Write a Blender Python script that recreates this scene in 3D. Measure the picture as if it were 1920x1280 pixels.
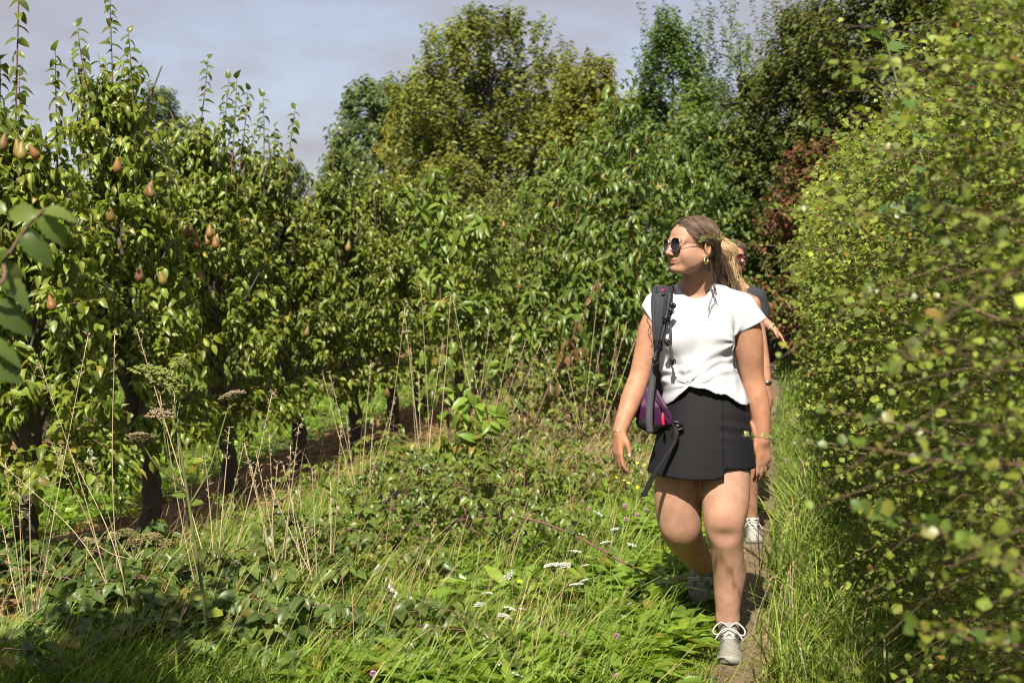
import bpy, math, random
import numpy as np
from mathutils import Vector, Matrix

# ------------------------------------------------------------------ camera, sky, sun, exposure
scene = bpy.context.scene
for o in list(bpy.data.objects):
    bpy.data.objects.remove(o, do_unlink=True)
COL = scene.collection
rad = math.radians
F, HOR, EYE = 2400.0, 500.0, 1.52          # focal length in photo pixels, horizon row, eye height in m
FOCUS = 4.93

cam = bpy.data.objects.new('camera', bpy.data.cameras.new('camera'))
COL.objects.link(cam)
cam.location = (0, 0, EYE)
cam.rotation_euler = (rad(90), 0, 0)
cam.data.sensor_width = 36.0
cam.data.lens = F / 1920 * 36
cam.data.shift_y = -(640 - HOR) / 1920
cam.data.clip_start = 0.05
cam.data.clip_end = 2000
cam.data.dof.use_dof = True
cam.data.dof.focus_distance = FOCUS
cam.data.dof.aperture_fstop = 4.8
scene.camera = cam

SUN_EL, SUN_AZ = rad(49), rad(191)         # azimuth clockwise from +Y (the view direction): behind the camera, to its left
sun_dir = Vector((math.sin(SUN_AZ) * math.cos(SUN_EL), math.cos(SUN_AZ) * math.cos(SUN_EL), math.sin(SUN_EL)))
sun = bpy.data.objects.new('sun', bpy.data.lights.new('sun', 'SUN'))
COL.objects.link(sun)
sun.data.energy = 5.0
sun.data.angle = rad(0.55)
sun.data.color = (1.0, 0.93, 0.80)
sun.rotation_euler = sun_dir.to_track_quat('Z', 'Y').to_euler()

world = bpy.data.worlds.new('World')
scene.world = world
world.use_nodes = True
wn, wl = world.node_tree.nodes, world.node_tree.links
wn.clear()
w_out = wn.new('ShaderNodeOutputWorld')
w_bg = wn.new('ShaderNodeBackground')
w_sky = wn.new('ShaderNodeTexSky')
w_sky.sky_type = 'NISHITA'
w_sky.sun_disc = False
w_sky.sun_elevation = SUN_EL
w_sky.sun_rotation = SUN_AZ
w_sky.air_density = 1.0
w_sky.dust_density = 1.2
w_bg.inputs['Strength'].default_value = 0.106
w_tc = wn.new('ShaderNodeTexCoord')
w_map = wn.new('ShaderNodeMapping')
w_map.inputs['Scale'].default_value = (1.0, 1.0, 2.6)
w_no = wn.new('ShaderNodeTexNoise')
w_no.inputs['Scale'].default_value = 7.0
w_no.inputs['Detail'].default_value = 7
w_no.inputs['Roughness'].default_value = 0.55
w_rmp = wn.new('ShaderNodeMapRange')
w_rmp.inputs['From Min'].default_value = 0.36
w_rmp.inputs['From Max'].default_value = 0.62
w_rmp.inputs['To Min'].default_value = 0.66
w_rmp.inputs['To Max'].default_value = 1.0
w_mix = wn.new('ShaderNodeMix')
w_mix.data_type = 'RGBA'
w_mix.inputs[7].default_value = (2.22, 2.12, 2.42, 1)   # thin veil of cloud, in the sky texture's own units
wl.new(w_tc.outputs['Generated'], w_map.inputs['Vector'])
wl.new(w_map.outputs['Vector'], w_no.inputs['Vector'])
wl.new(w_no.outputs['Fac'], w_rmp.inputs['Value'])
wl.new(w_rmp.outputs['Result'], w_mix.inputs[0])
wl.new(w_sky.outputs['Color'], w_mix.inputs[6])
wl.new(w_mix.outputs[2], w_bg.inputs['Color'])
wl.new(w_bg.outputs['Background'], w_out.inputs['Surface'])

vs = scene.view_settings
vs.view_transform = 'Standard'
vs.look = 'None'
vs.exposure = 1.0
vs.gamma = 1.0
vs.use_curve_mapping = False
cy = scene.cycles
cy.max_bounces = 7
cy.diffuse_bounces = 4
cy.glossy_bounces = 2
cy.transmission_bounces = 5
cy.transparent_max_bounces = 4
cy.caustics_reflective = False
cy.caustics_refractive = False
cy.sample_clamp_indirect = 4.0
cy.filter_width = 1.15

# ------------------------------------------------------------------ helpers
rng = np.random.default_rng(7)
random.seed(7)
f32 = np.float32

def P(px, py, Y):
    """the point at depth Y that the photograph shows at pixel px, py"""
    return np.array(((px - 960) / F * Y, Y, EYE - (py - HOR) / F * Y))

def V3(*a):
    return np.array(a, float)

def unit(v):
    v = np.asarray(v, float)
    return v / np.maximum(np.linalg.norm(v, axis=-1, keepdims=True), 1e-9)

def mesh_np(name, verts, faces, loose=None):
    """faces: list of (n,k) int arrays, one per polygon size"""
    me = bpy.data.meshes.new(name)
    verts = np.ascontiguousarray(verts, dtype=f32)
    faces = [np.asarray(f, np.int32) for f in (faces if isinstance(faces, (list, tuple)) else [faces]) if len(f)]
    me.vertices.add(len(verts))
    me.vertices.foreach_set('co', verts.ravel())
    nl = sum(f.size for f in faces)
    npoly = sum(len(f) for f in faces)
    me.loops.add(nl)
    me.polygons.add(npoly)
    me.loops.foreach_set('vertex_index', np.concatenate([f.ravel() for f in faces]))
    tot = np.concatenate([np.full(len(f), f.shape[1], np.int32) for f in faces])
    start = np.concatenate([[0], np.cumsum(tot)[:-1]]).astype(np.int32)
    me.polygons.foreach_set('loop_start', start)
    me.update(calc_edges=True)
    return me

def set_color(me, col, name='tint'):
    """col (nverts,3)"""
    a = me.color_attributes.new(name, 'FLOAT_COLOR', 'POINT')
    c = np.ones((len(me.vertices), 4), f32)
    c[:, :3] = col
    a.data.foreach_set('color', c.ravel())

def smooth(me):
    me.polygons.foreach_set('use_smooth', np.ones(len(me.polygons), bool))

def obj(name, me, mat=None, parent=None):
    o = bpy.data.objects.new(name, me)
    COL.objects.link(o)
    if mat is not None and len(me.materials) == 0:
        me.materials.append(mat)
    if parent is not None:
        o.parent = parent
    return o

def empty(name, loc=(0, 0, 0)):
    """an Empty at a thing's base; children are built in world coordinates and keep them"""
    o = bpy.data.objects.new(name, None)
    COL.objects.link(o)
    o.location = loc
    o.empty_display_size = 0.1
    return o

def adopt(parent, *kids):
    for k in kids:
        k.parent = parent
        k.matrix_parent_inverse = Matrix.Translation(-Vector(parent.location))

def tag(o, label=None, cat=None, group=None, kind=None):
    if label: o['label'] = label
    if cat: o['category'] = cat
    if group: o['group'] = group
    if kind: o['kind'] = kind
    return o

# -------- materials
def nodes(name):
    m = bpy.data.materials.new(name)
    m.use_nodes = True
    nt = m.node_tree
    b = nt.nodes['Principled BSDF']
    return m, nt, b

def plain(name, col, rough=0.6, metal=0.0, noise=0.0, nscale=60, spec=0.4, bump=0.0):
    m, nt, b = nodes(name)
    b.inputs['Roughness'].default_value = rough
    b.inputs['Metallic'].default_value = metal
    b.inputs['Specular IOR Level'].default_value = spec
    b.inputs['Base Color'].default_value = (*col, 1)
    if noise or bump:
        tc = nt.nodes.new('ShaderNodeTexCoord')
        n = nt.nodes.new('ShaderNodeTexNoise')
        n.inputs['Scale'].default_value = nscale
        n.inputs['Detail'].default_value = 5
        nt.links.new(tc.outputs['Object'], n.inputs['Vector'])
        mx = nt.nodes.new('ShaderNodeMix'); mx.data_type = 'RGBA'
        mx.inputs[6].default_value = (*[c * (1 - noise) for c in col], 1)
        mx.inputs[7].default_value = (*[min(1, c * (1 + noise)) for c in col], 1)
        nt.links.new(n.outputs['Fac'], mx.inputs[0])
        nt.links.new(mx.outputs[2], b.inputs['Base Color'])
        if bump:
            bp = nt.nodes.new('ShaderNodeBump')
            bp.inputs['Strength'].default_value = bump
            bp.inputs['Distance'].default_value = 0.01
            nt.links.new(n.outputs['Fac'], bp.inputs['Height'])
            nt.links.new(bp.outputs['Normal'], b.inputs['Normal'])
    return m

def tinted(name, rough=0.5, spec=0.4, trans=0.0, tcol=(1.2, 1.25, 0.55), noise=0.0, nscale=40, sss=0.0, bump=0.0, bscale=300):
    """base colour from the mesh's own colour attribute; trans > 0 lets light through (leaves)"""
    m, nt, b = nodes(name)
    at = nt.nodes.new('ShaderNodeAttribute'); at.attribute_name = 'tint'
    src = at.outputs['Color']
    tc = None
    if noise or bump:
        tc = nt.nodes.new('ShaderNodeTexCoord')
    if noise:
        n = nt.nodes.new('ShaderNodeTexNoise'); n.inputs['Scale'].default_value = nscale; n.inputs['Detail'].default_value = 4
        nt.links.new(tc.outputs['Object'], n.inputs['Vector'])
        mr = nt.nodes.new('ShaderNodeMapRange')
        mr.inputs['From Min'].default_value = 0.3; mr.inputs['From Max'].default_value = 0.7
        mr.inputs['To Min'].default_value = 1 - noise; mr.inputs['To Max'].default_value = 1 + noise
        nt.links.new(n.outputs['Fac'], mr.inputs['Value'])
        vm = nt.nodes.new('ShaderNodeVectorMath'); vm.operation = 'SCALE'
        nt.links.new(src, vm.inputs[0]); nt.links.new(mr.outputs['Result'], vm.inputs['Scale'])
        src = vm.outputs['Vector']
    nt.links.new(src, b.inputs['Base Color'])
    b.inputs['Roughness'].default_value = rough
    b.inputs['Specular IOR Level'].default_value = spec
    if sss:
        b.inputs['Subsurface Weight'].default_value = sss
        b.inputs['Subsurface Radius'].default_value = (1.0, 0.35, 0.2)
        b.inputs['Subsurface Scale'].default_value = 0.008
    if bump:
        n2 = nt.nodes.new('ShaderNodeTexNoise'); n2.inputs['Scale'].default_value = bscale; n2.inputs['Detail'].default_value = 3
        nt.links.new(tc.outputs['Object'], n2.inputs['Vector'])
        bp = nt.nodes.new('ShaderNodeBump'); bp.inputs['Strength'].default_value = bump; bp.inputs['Distance'].default_value = 0.003
        nt.links.new(n2.outputs['Fac'], bp.inputs['Height']); nt.links.new(bp.outputs['Normal'], b.inputs['Normal'])
    if trans:
        tr = nt.nodes.new('ShaderNodeBsdfTranslucent')
        vm = nt.nodes.new('ShaderNodeVectorMath'); vm.operation = 'MULTIPLY'
        vm.inputs[1].default_value = tcol
        nt.links.new(src, vm.inputs[0]); nt.links.new(vm.outputs['Vector'], tr.inputs['Color'])
        mx = nt.nodes.new('ShaderNodeMixShader'); mx.inputs['Fac'].default_value = trans
        nt.links.new(b.outputs['BSDF'], mx.inputs[1]); nt.links.new(tr.outputs['BSDF'], mx.inputs[2])
        nt.links.new(mx.outputs['Shader'], nt.nodes['Material Output'].inputs['Surface'])
    return m

# -------- curves, tubes, ribbons
def catmull(pts, n=6):
    """resample a polyline (any trailing columns ride along)"""
    p = np.asarray(pts, float)
    if len(p) < 3:
        t = np.linspace(0, 1, n + 1)[:, None]
        return p[0] * (1 - t) + p[-1] * t
    q = np.vstack([2 * p[0] - p[1], p, 2 * p[-1] - p[-2]])
    out = []
    for i in range(1, len(q) - 2):
        t = np.linspace(0, 1, n, endpoint=False)[:, None]
        a, b, c, d = q[i - 1], q[i], q[i + 1], q[i + 2]
        out.append(0.5 * (2 * b + (c - a) * t + (2 * a - 5 * b + 4 * c - d) * t**2 + (3 * b - a - 3 * c + d) * t**3))
    out.append(p[-1:])
    return np.vstack(out)

def frames(c):
    """tangent and two normals along a stack of polylines c (S,M,3)"""
    t = np.gradient(c, axis=1) if c.shape[1] > 2 else np.repeat(c[:, 1:] - c[:, :1], c.shape[1], 1)
    t = unit(t)
    ref = np.zeros_like(t); ref[..., 0] = 0.31; ref[..., 1] = 0.94; ref[..., 2] = 0.13
    alt = np.abs((t * unit(ref)).sum(-1)) > 0.93
    alt = alt.any(1, keepdims=True) & np.ones(alt.shape, bool)
    ref[alt] = (0.94, -0.25, 0.2)
    n1 = unit(np.cross(t, ref)); n2 = np.cross(t, n1)
    return t, n1, n2

def tubes(c, r, sides=5):
    """c (S,M,3) polylines, r (S,M) radii -> verts, quads"""
    c = np.asarray(c, float); r = np.broadcast_to(np.asarray(r, float), c.shape[:2])
    S, M = c.shape[:2]
    t, n1, n2 = frames(c)
    a = np.arange(sides) / sides * 2 * np.pi
    v = c[:, :, None] + r[:, :, None, None] * (np.cos(a)[:, None] * n1[:, :, None] + np.sin(a)[:, None] * n2[:, :, None])
    idx = np.arange(S * M * sides).reshape(S, M, sides)
    q = np.stack([idx[:, :-1], np.roll(idx[:, :-1], -1, 2), np.roll(idx[:, 1:], -1, 2), idx[:, 1:]], -1).reshape(-1, 4)
    return v.reshape(-1, 3), q

def tube(pts, r, sides=6, n=5):
    """one smooth tube through pts with radii r (one per point), closed ends"""
    pts = np.asarray(pts, float)
    r = np.broadcast_to(np.asarray(r, float), (len(pts),))
    c = catmull(np.column_stack([pts, r]), n)
    v, q = tubes(c[None, :, :3], c[None, :, 3], sides)
    k = len(v)
    v = np.vstack([v, c[:1, :3], c[-1:, :3]])
    i = np.arange(sides)
    t0 = np.column_stack([np.full(sides, k), (i + 1) % sides, i])
    e = k - sides
    t1 = np.column_stack([np.full(sides, k + 1), e + i, e + (i + 1) % sides])
    return v, q, np.vstack([t0, t1])

class MB:
    """collects pieces of ONE part"""
    def __init__(self): self.v, self.f, self.c, self.n = [], [], [], 0
    def add(self, v, *fs, col=None):
        v = np.asarray(v, float)
        for f in fs:
            if len(f): self.f.append(np.asarray(f) + self.n)
        self.v.append(v); self.n += len(v)
        if col is not None:
            self.c.append(np.broadcast_to(np.asarray(col, float), (len(v), 3)))
        return self
    def tube(self, pts, r, sides=6, n=5, col=None):
        v, q, t = tube(pts, r, sides, n)
        return self.add(v, q, t, col=col)
    def box(self, c, s, R=None, bev=0.0):
        c = np.asarray(c, float); s = np.asarray(s, float) / 2
        v = np.array([(x, y, z) for x in (-1, 1) for y in (-1, 1) for z in (-1, 1)], float) * s
        if R is not None: v = v @ np.asarray(R, float).T
        q = [(0, 1, 3, 2), (4, 6, 7, 5), (0, 4, 5, 1), (2, 3, 7, 6), (0, 2, 6, 4), (1, 5, 7, 3)]
        return self.add(v + c, np.array(q))
    def ribbon(self, pts, across, w, th, n=5):
        """flat strap: pts (k,3), across (k,3) width direction, w widths, th thickness"""
        pts = np.asarray(pts, float); k = len(pts)
        across = np.broadcast_to(np.asarray(across, float), (k, 3)); w = np.broadcast_to(np.asarray(w, float), (k,))
        c = catmull(np.column_stack([pts, across, w]), n)
        p, a, w = c[:, :3], unit(c[:, 3:6]), c[:, 6:7]
        t = unit(np.gradient(p, axis=0)); nn = unit(np.cross(a, t))
        ring = np.stack([p - a * w / 2 - nn * th / 2, p + a * w / 2 - nn * th / 2, p + a * w / 2 + nn * th / 2, p - a * w / 2 + nn * th / 2], 1)
        m = len(p); idx = np.arange(m * 4).reshape(m, 4)
        q = np.stack([idx[:-1], np.roll(idx[:-1], -1, 1), np.roll(idx[1:], -1, 1), idx[1:]], -1).reshape(-1, 4)
        return self.add(ring.reshape(-1, 3), q, np.array([[3, 2, 1, 0], [m * 4 - 4, m * 4 - 3, m * 4 - 2, m * 4 - 1]]))
    def mesh(self, name, shade=True):
        fs = {}
        for f in self.f: fs.setdefault(f.shape[1], []).append(f)
        me = mesh_np(name, np.vstack(self.v), [np.vstack(x) for x in fs.values()])
        if self.c: set_color(me, np.vstack(self.c))
        if shade: smooth(me)
        return me
    def build(self, name, mat, parent=None, shade=True):
        o = obj(name, self.mesh(name, shade), mat)
        if parent is not None: adopt(parent, o)
        return o

# ------------------------------------------------------------------ smooth solids (distance fields meshed with surface nets), for bodies and clothes
def smin(a, b, k):
    h = np.clip(0.5 + 0.5 * (b - a) / k, 0, 1)
    return b + (a - b) * h - k * h * (1 - h)

class Sdf:
    def __init__(self): self.ops = []
    def op(self, kind, fn, lo, hi, k):
        self.ops.append((kind, fn, np.asarray(lo, float), np.asarray(hi, float), k)); return self
    def cone(self, a, b, ra, rb, k=0.015, kind='add'):
        a = np.asarray(a, f32); b = np.asarray(b, f32); ba = b - a; L = float(ba @ ba) + 1e-9
        def fn(p):
            q = p - a
            t = np.clip((q @ ba) / L, 0, 1)
            return np.linalg.norm(q - t[..., None] * ba, axis=-1) - (ra + t * (rb - ra))
        r = max(ra, rb)
        return self.op(kind, fn, np.minimum(a, b) - r, np.maximum(a, b) + r, k)
    def chain(self, pts, rads, k=0.015, n=4, kind='add'):
        n = n * 2
        c = catmull(np.column_stack([np.asarray(pts, float), np.asarray(rads, float)]), n).astype(f32)
        def fn(p):
            d = None
            for a, b in zip(c[:-1], c[1:]):
                ba = b[:3] - a[:3]; L = float(ba @ ba) + 1e-9
                q = p - a[:3]
                t = np.clip((q @ ba) / L, 0, 1)
                e = np.linalg.norm(q - t[..., None] * ba, axis=-1) - (a[3] + t * (b[3] - a[3]))
                d = e if d is None else smin(d, e, 0.10 * float(a[3]))
            return d
        r = c[:, 3].max()
        return self.op(kind, fn, c[:, :3].min(0) - r, c[:, :3].max(0) + r, k)
    def ell(self, c, r, R=None, k=0.015, kind='add'):
        c = np.asarray(c, f32); r = np.asarray(r, f32); R = np.eye(3, dtype=f32) if R is None else np.asarray(R, f32)
        def fn(p):
            q = (p - c) @ R                      # columns of R are the ellipsoid's axes
            k0 = np.linalg.norm(q / r, axis=-1); k1 = np.linalg.norm(q / (r * r), axis=-1) + 1e-6
            return k0 * (k0 - 1) / k1
        m = r.max()
        return self.op(kind, fn, c - m, c + m, k)
    def loft(self, z, cx, cy, rx, ry, k=0.015, kind='add', power=2.0):
        """upright body of elliptic rings; z ascending"""
        z = np.asarray(z, f32)
        zz = np.linspace(z[0], z[-1], 60)
        tab = [catmull(np.column_stack([z, a]), 8) for a in (cx, cy, rx, ry)]
        tab = [np.interp(zz, t[:, 0], t[:, 1]).astype(f32) for t in tab]
        def fn(p):
            zc = np.clip(p[..., 2], z[0], z[-1])
            X, Y, A, B = [np.interp(zc, zz, t).astype(f32) for t in tab]
            u = np.abs(p[..., 0] - X) / A; v = np.abs(p[..., 1] - Y) / B
            g = (u ** power + v ** power) ** (1 / power)
            d = (g - 1) * np.where(g > 1e-3, np.hypot(u * A, v * B) / np.maximum(g, 1e-3), np.minimum(A, B))
            dz = np.maximum(np.maximum(z[0] - p[..., 2], p[..., 2] - z[-1]), -0.5)
            return np.maximum(d, dz)
        lo = (min(np.array(cx) - np.array(rx)), min(np.array(cy) - np.array(ry)), z[0])
        hi = (max(np.array(cx) + np.array(rx)), max(np.array(cy) + np.array(ry)), z[-1])
        return self.op(kind, fn, lo, hi, k)
    def field(self, fn, kind='cut', k=0.004):
        return self.op(kind, fn, (-99,) * 3, (99,) * 3, k)
    def eval(self, p, C, R):
        v = np.full(p.shape[:-1], 9.0, f32)
        for kind, fn, lo, hi, k in self.ops:
            m = ((C > lo - R - k - 0.01) & (C < hi + R + k + 0.01)).all(1)
            i = np.nonzero(m)[0]
            if not len(i): continue
            if kind == 'add': v[i] = smin(v[i], fn(p[i]).astype(f32), k)
            elif kind == 'sub': v[i] = -smin(-v[i], fn(p[i]).astype(f32), k)
            elif kind == 'cut': v[i] = -smin(-v[i], -fn(p[i]).astype(f32), k)
            elif kind == 'map': v[i] = fn(p[i], v[i]).astype(f32)
        return v
    def mesh(self, h, slack=1.9, fine=None):
        """fine = (centre, radius, factor): sample more closely round that centre (a face)"""
        pad = 0.0
        if fine is None:
            warp = lambda q: q
        else:
            fc, fr, fk = np.asarray(fine[0], float), fine[1], fine[2]
            pad = fr / fk * (1 - fk)
            def warp(q):
                e = q - fc; r = np.maximum(np.linalg.norm(e, axis=-1, keepdims=True), 1e-6)
                r0 = fr / fk
                return fc + e / r * np.where(r < r0, r * fk, r - r0 * (1 - fk))
        adds = [o for o in self.ops if o[0] == 'add']
        lo = np.min([o[2] for o in adds], 0) - 3 * h - pad; hi = np.max([o[3] for o in adds], 0) + 3 * h + pad
        B = 4; H = B * h
        n = np.ceil((hi - lo) / H).astype(int) + 1
        g = np.stack(np.meshgrid(*[np.arange(k) for k in n], indexing='ij'), -1).reshape(-1, 3)
        C = warp(lo + (g + 0.5) * H)
        R = H * 0.9
        d = self.eval(C[:, None, :].astype(f32), C, H * 3)[:, 0]
        act = np.abs(d) < R * slack
        g = g[act]; C = C[act]
        l = np.stack(np.meshgrid(*[np.arange(B + 1)] * 3, indexing='ij'), -1).reshape(-1, 3)
        lat = g[:, None] * B + l[None]
        val = self.eval(warp(lo + lat * h).astype(f32), C, R).reshape(-1, B + 1, B + 1, B + 1)
        s = val < 0
        cor = [(i, j, k) for i in (0, 1) for j in (0, 1) for k in (0, 1)]
        cs = np.stack([s[:, i:i + B, j:j + B, k:k + B] for i, j, k in cor], -1)
        mix = cs.any(-1) & ~cs.all(-1)
        bi, ci, cj, ck = np.nonzero(mix)
        cv = np.stack([val[bi, ci + i, cj + j, ck + k] for i, j, k in cor], -1)
        acc = np.zeros((len(bi), 3)); cnt = np.zeros(len(bi))
        for e0 in range(8):
            for ax in range(3):
                if cor[e0][ax]: continue
                e1 = e0 | (4 >> ax)
                a, b = cv[:, e0], cv[:, e1]
                m = (a < 0) != (b < 0)
                t = a / np.where(m, a - b, 1)
                pnt = np.tile(np.array(cor[e0], float), (len(bi), 1)); pnt[:, ax] += t
                acc[m] += pnt[m]; cnt[m] += 1
        cell = np.stack([g[bi, 0] * B + ci, g[bi, 1] * B + cj, g[bi, 2] * B + ck], -1)
        verts = warp(lo + (cell + acc / cnt[:, None]) * h)
        NN = n * B + 2
        key = lambda c: ((c[:, 0] + 1) * NN[1] + c[:, 1] + 1) * NN[2] + c[:, 2] + 1
        ids = key(cell); order = np.argsort(ids); sid = ids[order]
        def find(c):
            k = key(c); pos = np.clip(np.searchsorted(sid, k), 0, len(sid) - 1)
            return np.where(sid[pos] == k, order[pos], -1)
        quads = []
        for ax in range(3):
            e = np.zeros(3, int); e[ax] = 1
            b_, c_ = [x for x in range(3) if x != ax]
            a0 = s[:, :B, :B, :B]; a1 = s[:, e[0]:B + e[0], e[1]:B + e[1], e[2]:B + e[2]]
            k_, i, j, kk = np.nonzero(a0 != a1)
            p = np.stack([g[k_, 0] * B + i, g[k_, 1] * B + j, g[k_, 2] * B + kk], -1)
            eb = np.zeros(3, int); eb[b_] = 1; ec = np.zeros(3, int); ec[c_] = 1
            q = np.stack([find(p), find(p - eb), find(p - eb - ec), find(p - ec)], -1)
            flip = a0[k_, i, j, kk] ^ (ax == 1)
            q[~flip] = q[~flip][:, ::-1]
            quads.append(q[(q >= 0).all(1)])
        return verts, np.vstack(quads)
    def build(self, name, h, mat, parent=None, color=None, relax=2, fine=None):
        v, q = self.mesh(h, fine=fine)
        for _ in range(relax):                    # a light relax takes the grid's steps out
            s = np.zeros_like(v); c = np.zeros(len(v))
            for i in range(4):
                np.add.at(s, q[:, i], v[q[:, (i + 1) % 4]]); np.add.at(c, q[:, i], 1)
                np.add.at(s, q[:, i], v[q[:, (i + 3) % 4]]); np.add.at(c, q[:, i], 1)
            v = v * 0.5 + 0.5 * s / np.maximum(c, 1)[:, None]
        me = mesh_np(name, v, [q])
        smooth(me)
        if color is not None: set_color(me, color(v))
        o = obj(name, me, mat)
        if parent is not None: adopt(parent, o)
        return o

# ------------------------------------------------------------------ ground, path, soil
ROW = lambda Y: -3.6 + 0.215 * Y           # first pear row
ROW2 = lambda Y: -6.35 + 0.215 * Y
PATH = lambda Y: -0.10 + 0.206 * Y + 0.03 * np.sin(Y * 0.9)
HEDGE = lambda Y: 0.76 + 0.208 * Y         # foot of the hedge

def wob(x, y, s=1.0, k=0):
    return (np.sin(x * 3.1 * s + 1.3 * k + np.sin(y * 2.3 * s)) + np.sin(y * 4.7 * s - x * 1.9 * s + k) + .6 * np.sin(x * 9.7 * s + y * 7.1 * s + 2 * k) + .4 * np.sin(y * 17 * s - x * 13 * s)) / 3

def earth(name, c1, c2, c3, scale, rough=0.95, bump=0.6):
    m, nt, b = nodes(name)
    tc = nt.nodes.new('ShaderNodeTexCoord')
    n1 = nt.nodes.new('ShaderNodeTexNoise'); n1.inputs['Scale'].default_value = scale; n1.inputs['Detail'].default_value = 8; n1.inputs['Roughness'].default_value = .65
    n2 = nt.nodes.new('ShaderNodeTexNoise'); n2.inputs['Scale'].default_value = scale * 9; n2.inputs['Detail'].default_value = 5
    for n in (n1, n2): nt.links.new(tc.outputs['Object'], n.inputs['Vector'])
    r = nt.nodes.new('ShaderNodeValToRGB')
    r.color_ramp.elements[0].position = .34; r.color_ramp.elements[0].color = (*c1, 1)
    r.color_ramp.elements[1].position = .68; r.color_ramp.elements[1].color = (*c3, 1)
    e = r.color_ramp.elements.new(.5); e.color = (*c2, 1)
    mx = nt.nodes.new('ShaderNodeMath'); mx.operation = 'MULTIPLY_ADD'; mx.inputs[1].default_value = .45
    ad = nt.nodes.new('ShaderNodeMath'); ad.operation = 'MULTIPLY'; ad.inputs[1].default_value = .55
    nt.links.new(n1.outputs['Fac'], ad.inputs[0]); nt.links.new(n2.outputs['Fac'], mx.inputs[0]); nt.links.new(ad.outputs[0], mx.inputs[2])
    nt.links.new(mx.outputs[0], r.inputs['Fac']); nt.links.new(r.outputs['Color'], b.inputs['Base Color'])
    b.inputs['Roughness'].default_value = rough; b.inputs['Specular IOR Level'].default_value = .15
    bp = nt.nodes.new('ShaderNodeBump'); bp.inputs['Strength'].default_value = bump; bp.inputs['Distance'].default_value = .03
    nt.links.new(mx.outputs[0], bp.inputs['Height']); nt.links.new(bp.outputs['Normal'], b.inputs['Normal'])
    return m

g = mesh_np('ground', np.array([(-400, -60, 0), (400, -60, 0), (400, 900, 0), (-400, 900, 0)]), [np.array([[0, 1, 2, 3]])])
tag(obj('ground', g, earth('meadow_earth', (.030, .042, .012), (.055, .070, .020), (.09, .08, .035), 3.0)), kind='structure')

def strip(name, centre, half, y0, y1, hgt, mat, dy=.075, nx=22, k=0, lumps=.5):
    Y = np.arange(y0, y1, dy); u = np.linspace(-1, 1, nx)
    half = np.asarray(half(Y) if callable(half) else np.full(len(Y), half))[:, None]
    X = centre(Y)[:, None] + u[None] * half; YY = np.repeat(Y[:, None], nx, 1)
    e = (1 - np.abs(u) ** 2.2)[None]
    z = hgt * (e * 1.5 - .35) + hgt * lumps * wob(X, YY, 2.2, k) + hgt * .4 * lumps * wob(X, YY, 7.5, k + 1)
    idx = np.arange(len(Y) * nx).reshape(len(Y), nx)
    q = np.stack([idx[:-1, :-1], idx[:-1, 1:], idx[1:, 1:], idx[1:, :-1]], -1).reshape(-1, 4)
    me = mesh_np(name, np.stack([X, YY, z], -1).reshape(-1, 3), [q]); smooth(me)
    return tag(obj(name, me, mat), kind='structure')
M_soil = earth('bare_soil', (.105, .058, .032), (.19, .108, .058), (.30, .19, .11), 5.0)
M_path = earth('trodden_earth', (.085, .060, .036), (.15, .108, .068), (.23, .18, .12), 7.0, bump=.4)
strip('soil_strip', ROW, .62, 3.2, 32, .030, M_soil)
strip('soil_strip', ROW2, .60, 5.0, 32, .030, M_soil, k=3)
strip('path', PATH, lambda Y: np.interp(Y, [4, 5.2, 7, 12, 15, 25], [.14, .12, .08, .09, .15, .10]), 2.0, 36, .012, M_path, k=5, nx=18, lumps=1.1)

# ------------------------------------------------------------------ leaves
# a leaf pattern: verts (along, across, rise) of a unit leaf, and its faces
def leaf_pat(stations, widths, fold=.25, curl=.25):
    v = [(0, 0, 0)]
    for t, w in zip(stations, widths):
        z = -curl * t * t
        v += [(t, 0, z), (t, w, z + fold * w), (t, -w, z + fold * w)]
    v.append((1, 0, -curl))
    n = len(stations); tip = len(v) - 1
    tri = [(0, 1, 2), (0, 3, 1)]; quad = []
    for i in range(n - 1):
        a, b = 1 + 3 * i, 4 + 3 * i
        quad += [(a, b, b + 1, a + 1), (a, a + 2, b + 2, b)]
    a = 1 + 3 * (n - 1)
    tri += [(a, tip, a + 1), (a, a + 2, tip)]
    return np.array(v), [np.array(tri)] + ([np.array(quad)] if quad else [])
LEAF8 = leaf_pat((.30, .70), (.47, .40), .42, .48)          # ovate, 8 triangles
LEAF4 = leaf_pat((.42,), (.5,), .35, .30)                   # 4 triangles
LEAF2 = (np.array([(0, 0, 0), (.45, .5, .12), (1, 0, -.18), (.45, -.5, .12)]), [np.array([(0, 2, 1), (0, 3, 2)])])
LEAF12 = leaf_pat((.18, .45, .75), (.36, .5, .36), .28, .45)
LOBED = (np.array([(0, 0, 0), (.20, .24, .03), (.42, .46, .09), (.60, .33, .04), (1, .0, -.12), (.60, -.33, .04), (.42, -.46, .09), (.20, -.24, .03), (.84, .26, .0), (.84, -.26, .0)]),
         [np.array([(0, 3, 1), (1, 3, 2), (0, 5, 3), (0, 7, 5), (7, 6, 5), (3, 5, 4), (3, 4, 8), (5, 9, 4)])])

def leaves(pos, d, up, L, W, pat, curl=None):
    """pos, d, up (N,3); L, W (N,) -> verts, faces, owner index"""
    N = len(pos); pv, pf = pat
    d = unit(d); side = unit(np.cross(up, d)); nr = np.cross(d, side)
    cz = 1.0 if curl is None else curl[:, None]
    l = L[:, None]; w = W[:, None]
    v = (pos[:, None] + (l * pv[:, 0])[..., None] * d[:, None] + (w * pv[:, 1])[..., None] * side[:, None]
         + (l * pv[:, 2] * cz)[..., None] * nr[:, None])
    k = len(pv); off = (np.arange(N) * k)[:, None, None]
    return v.reshape(-1, 3), [(f[None] + off).reshape(-1, f.shape[1]) for f in pf], np.repeat(np.arange(N), k)

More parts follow.
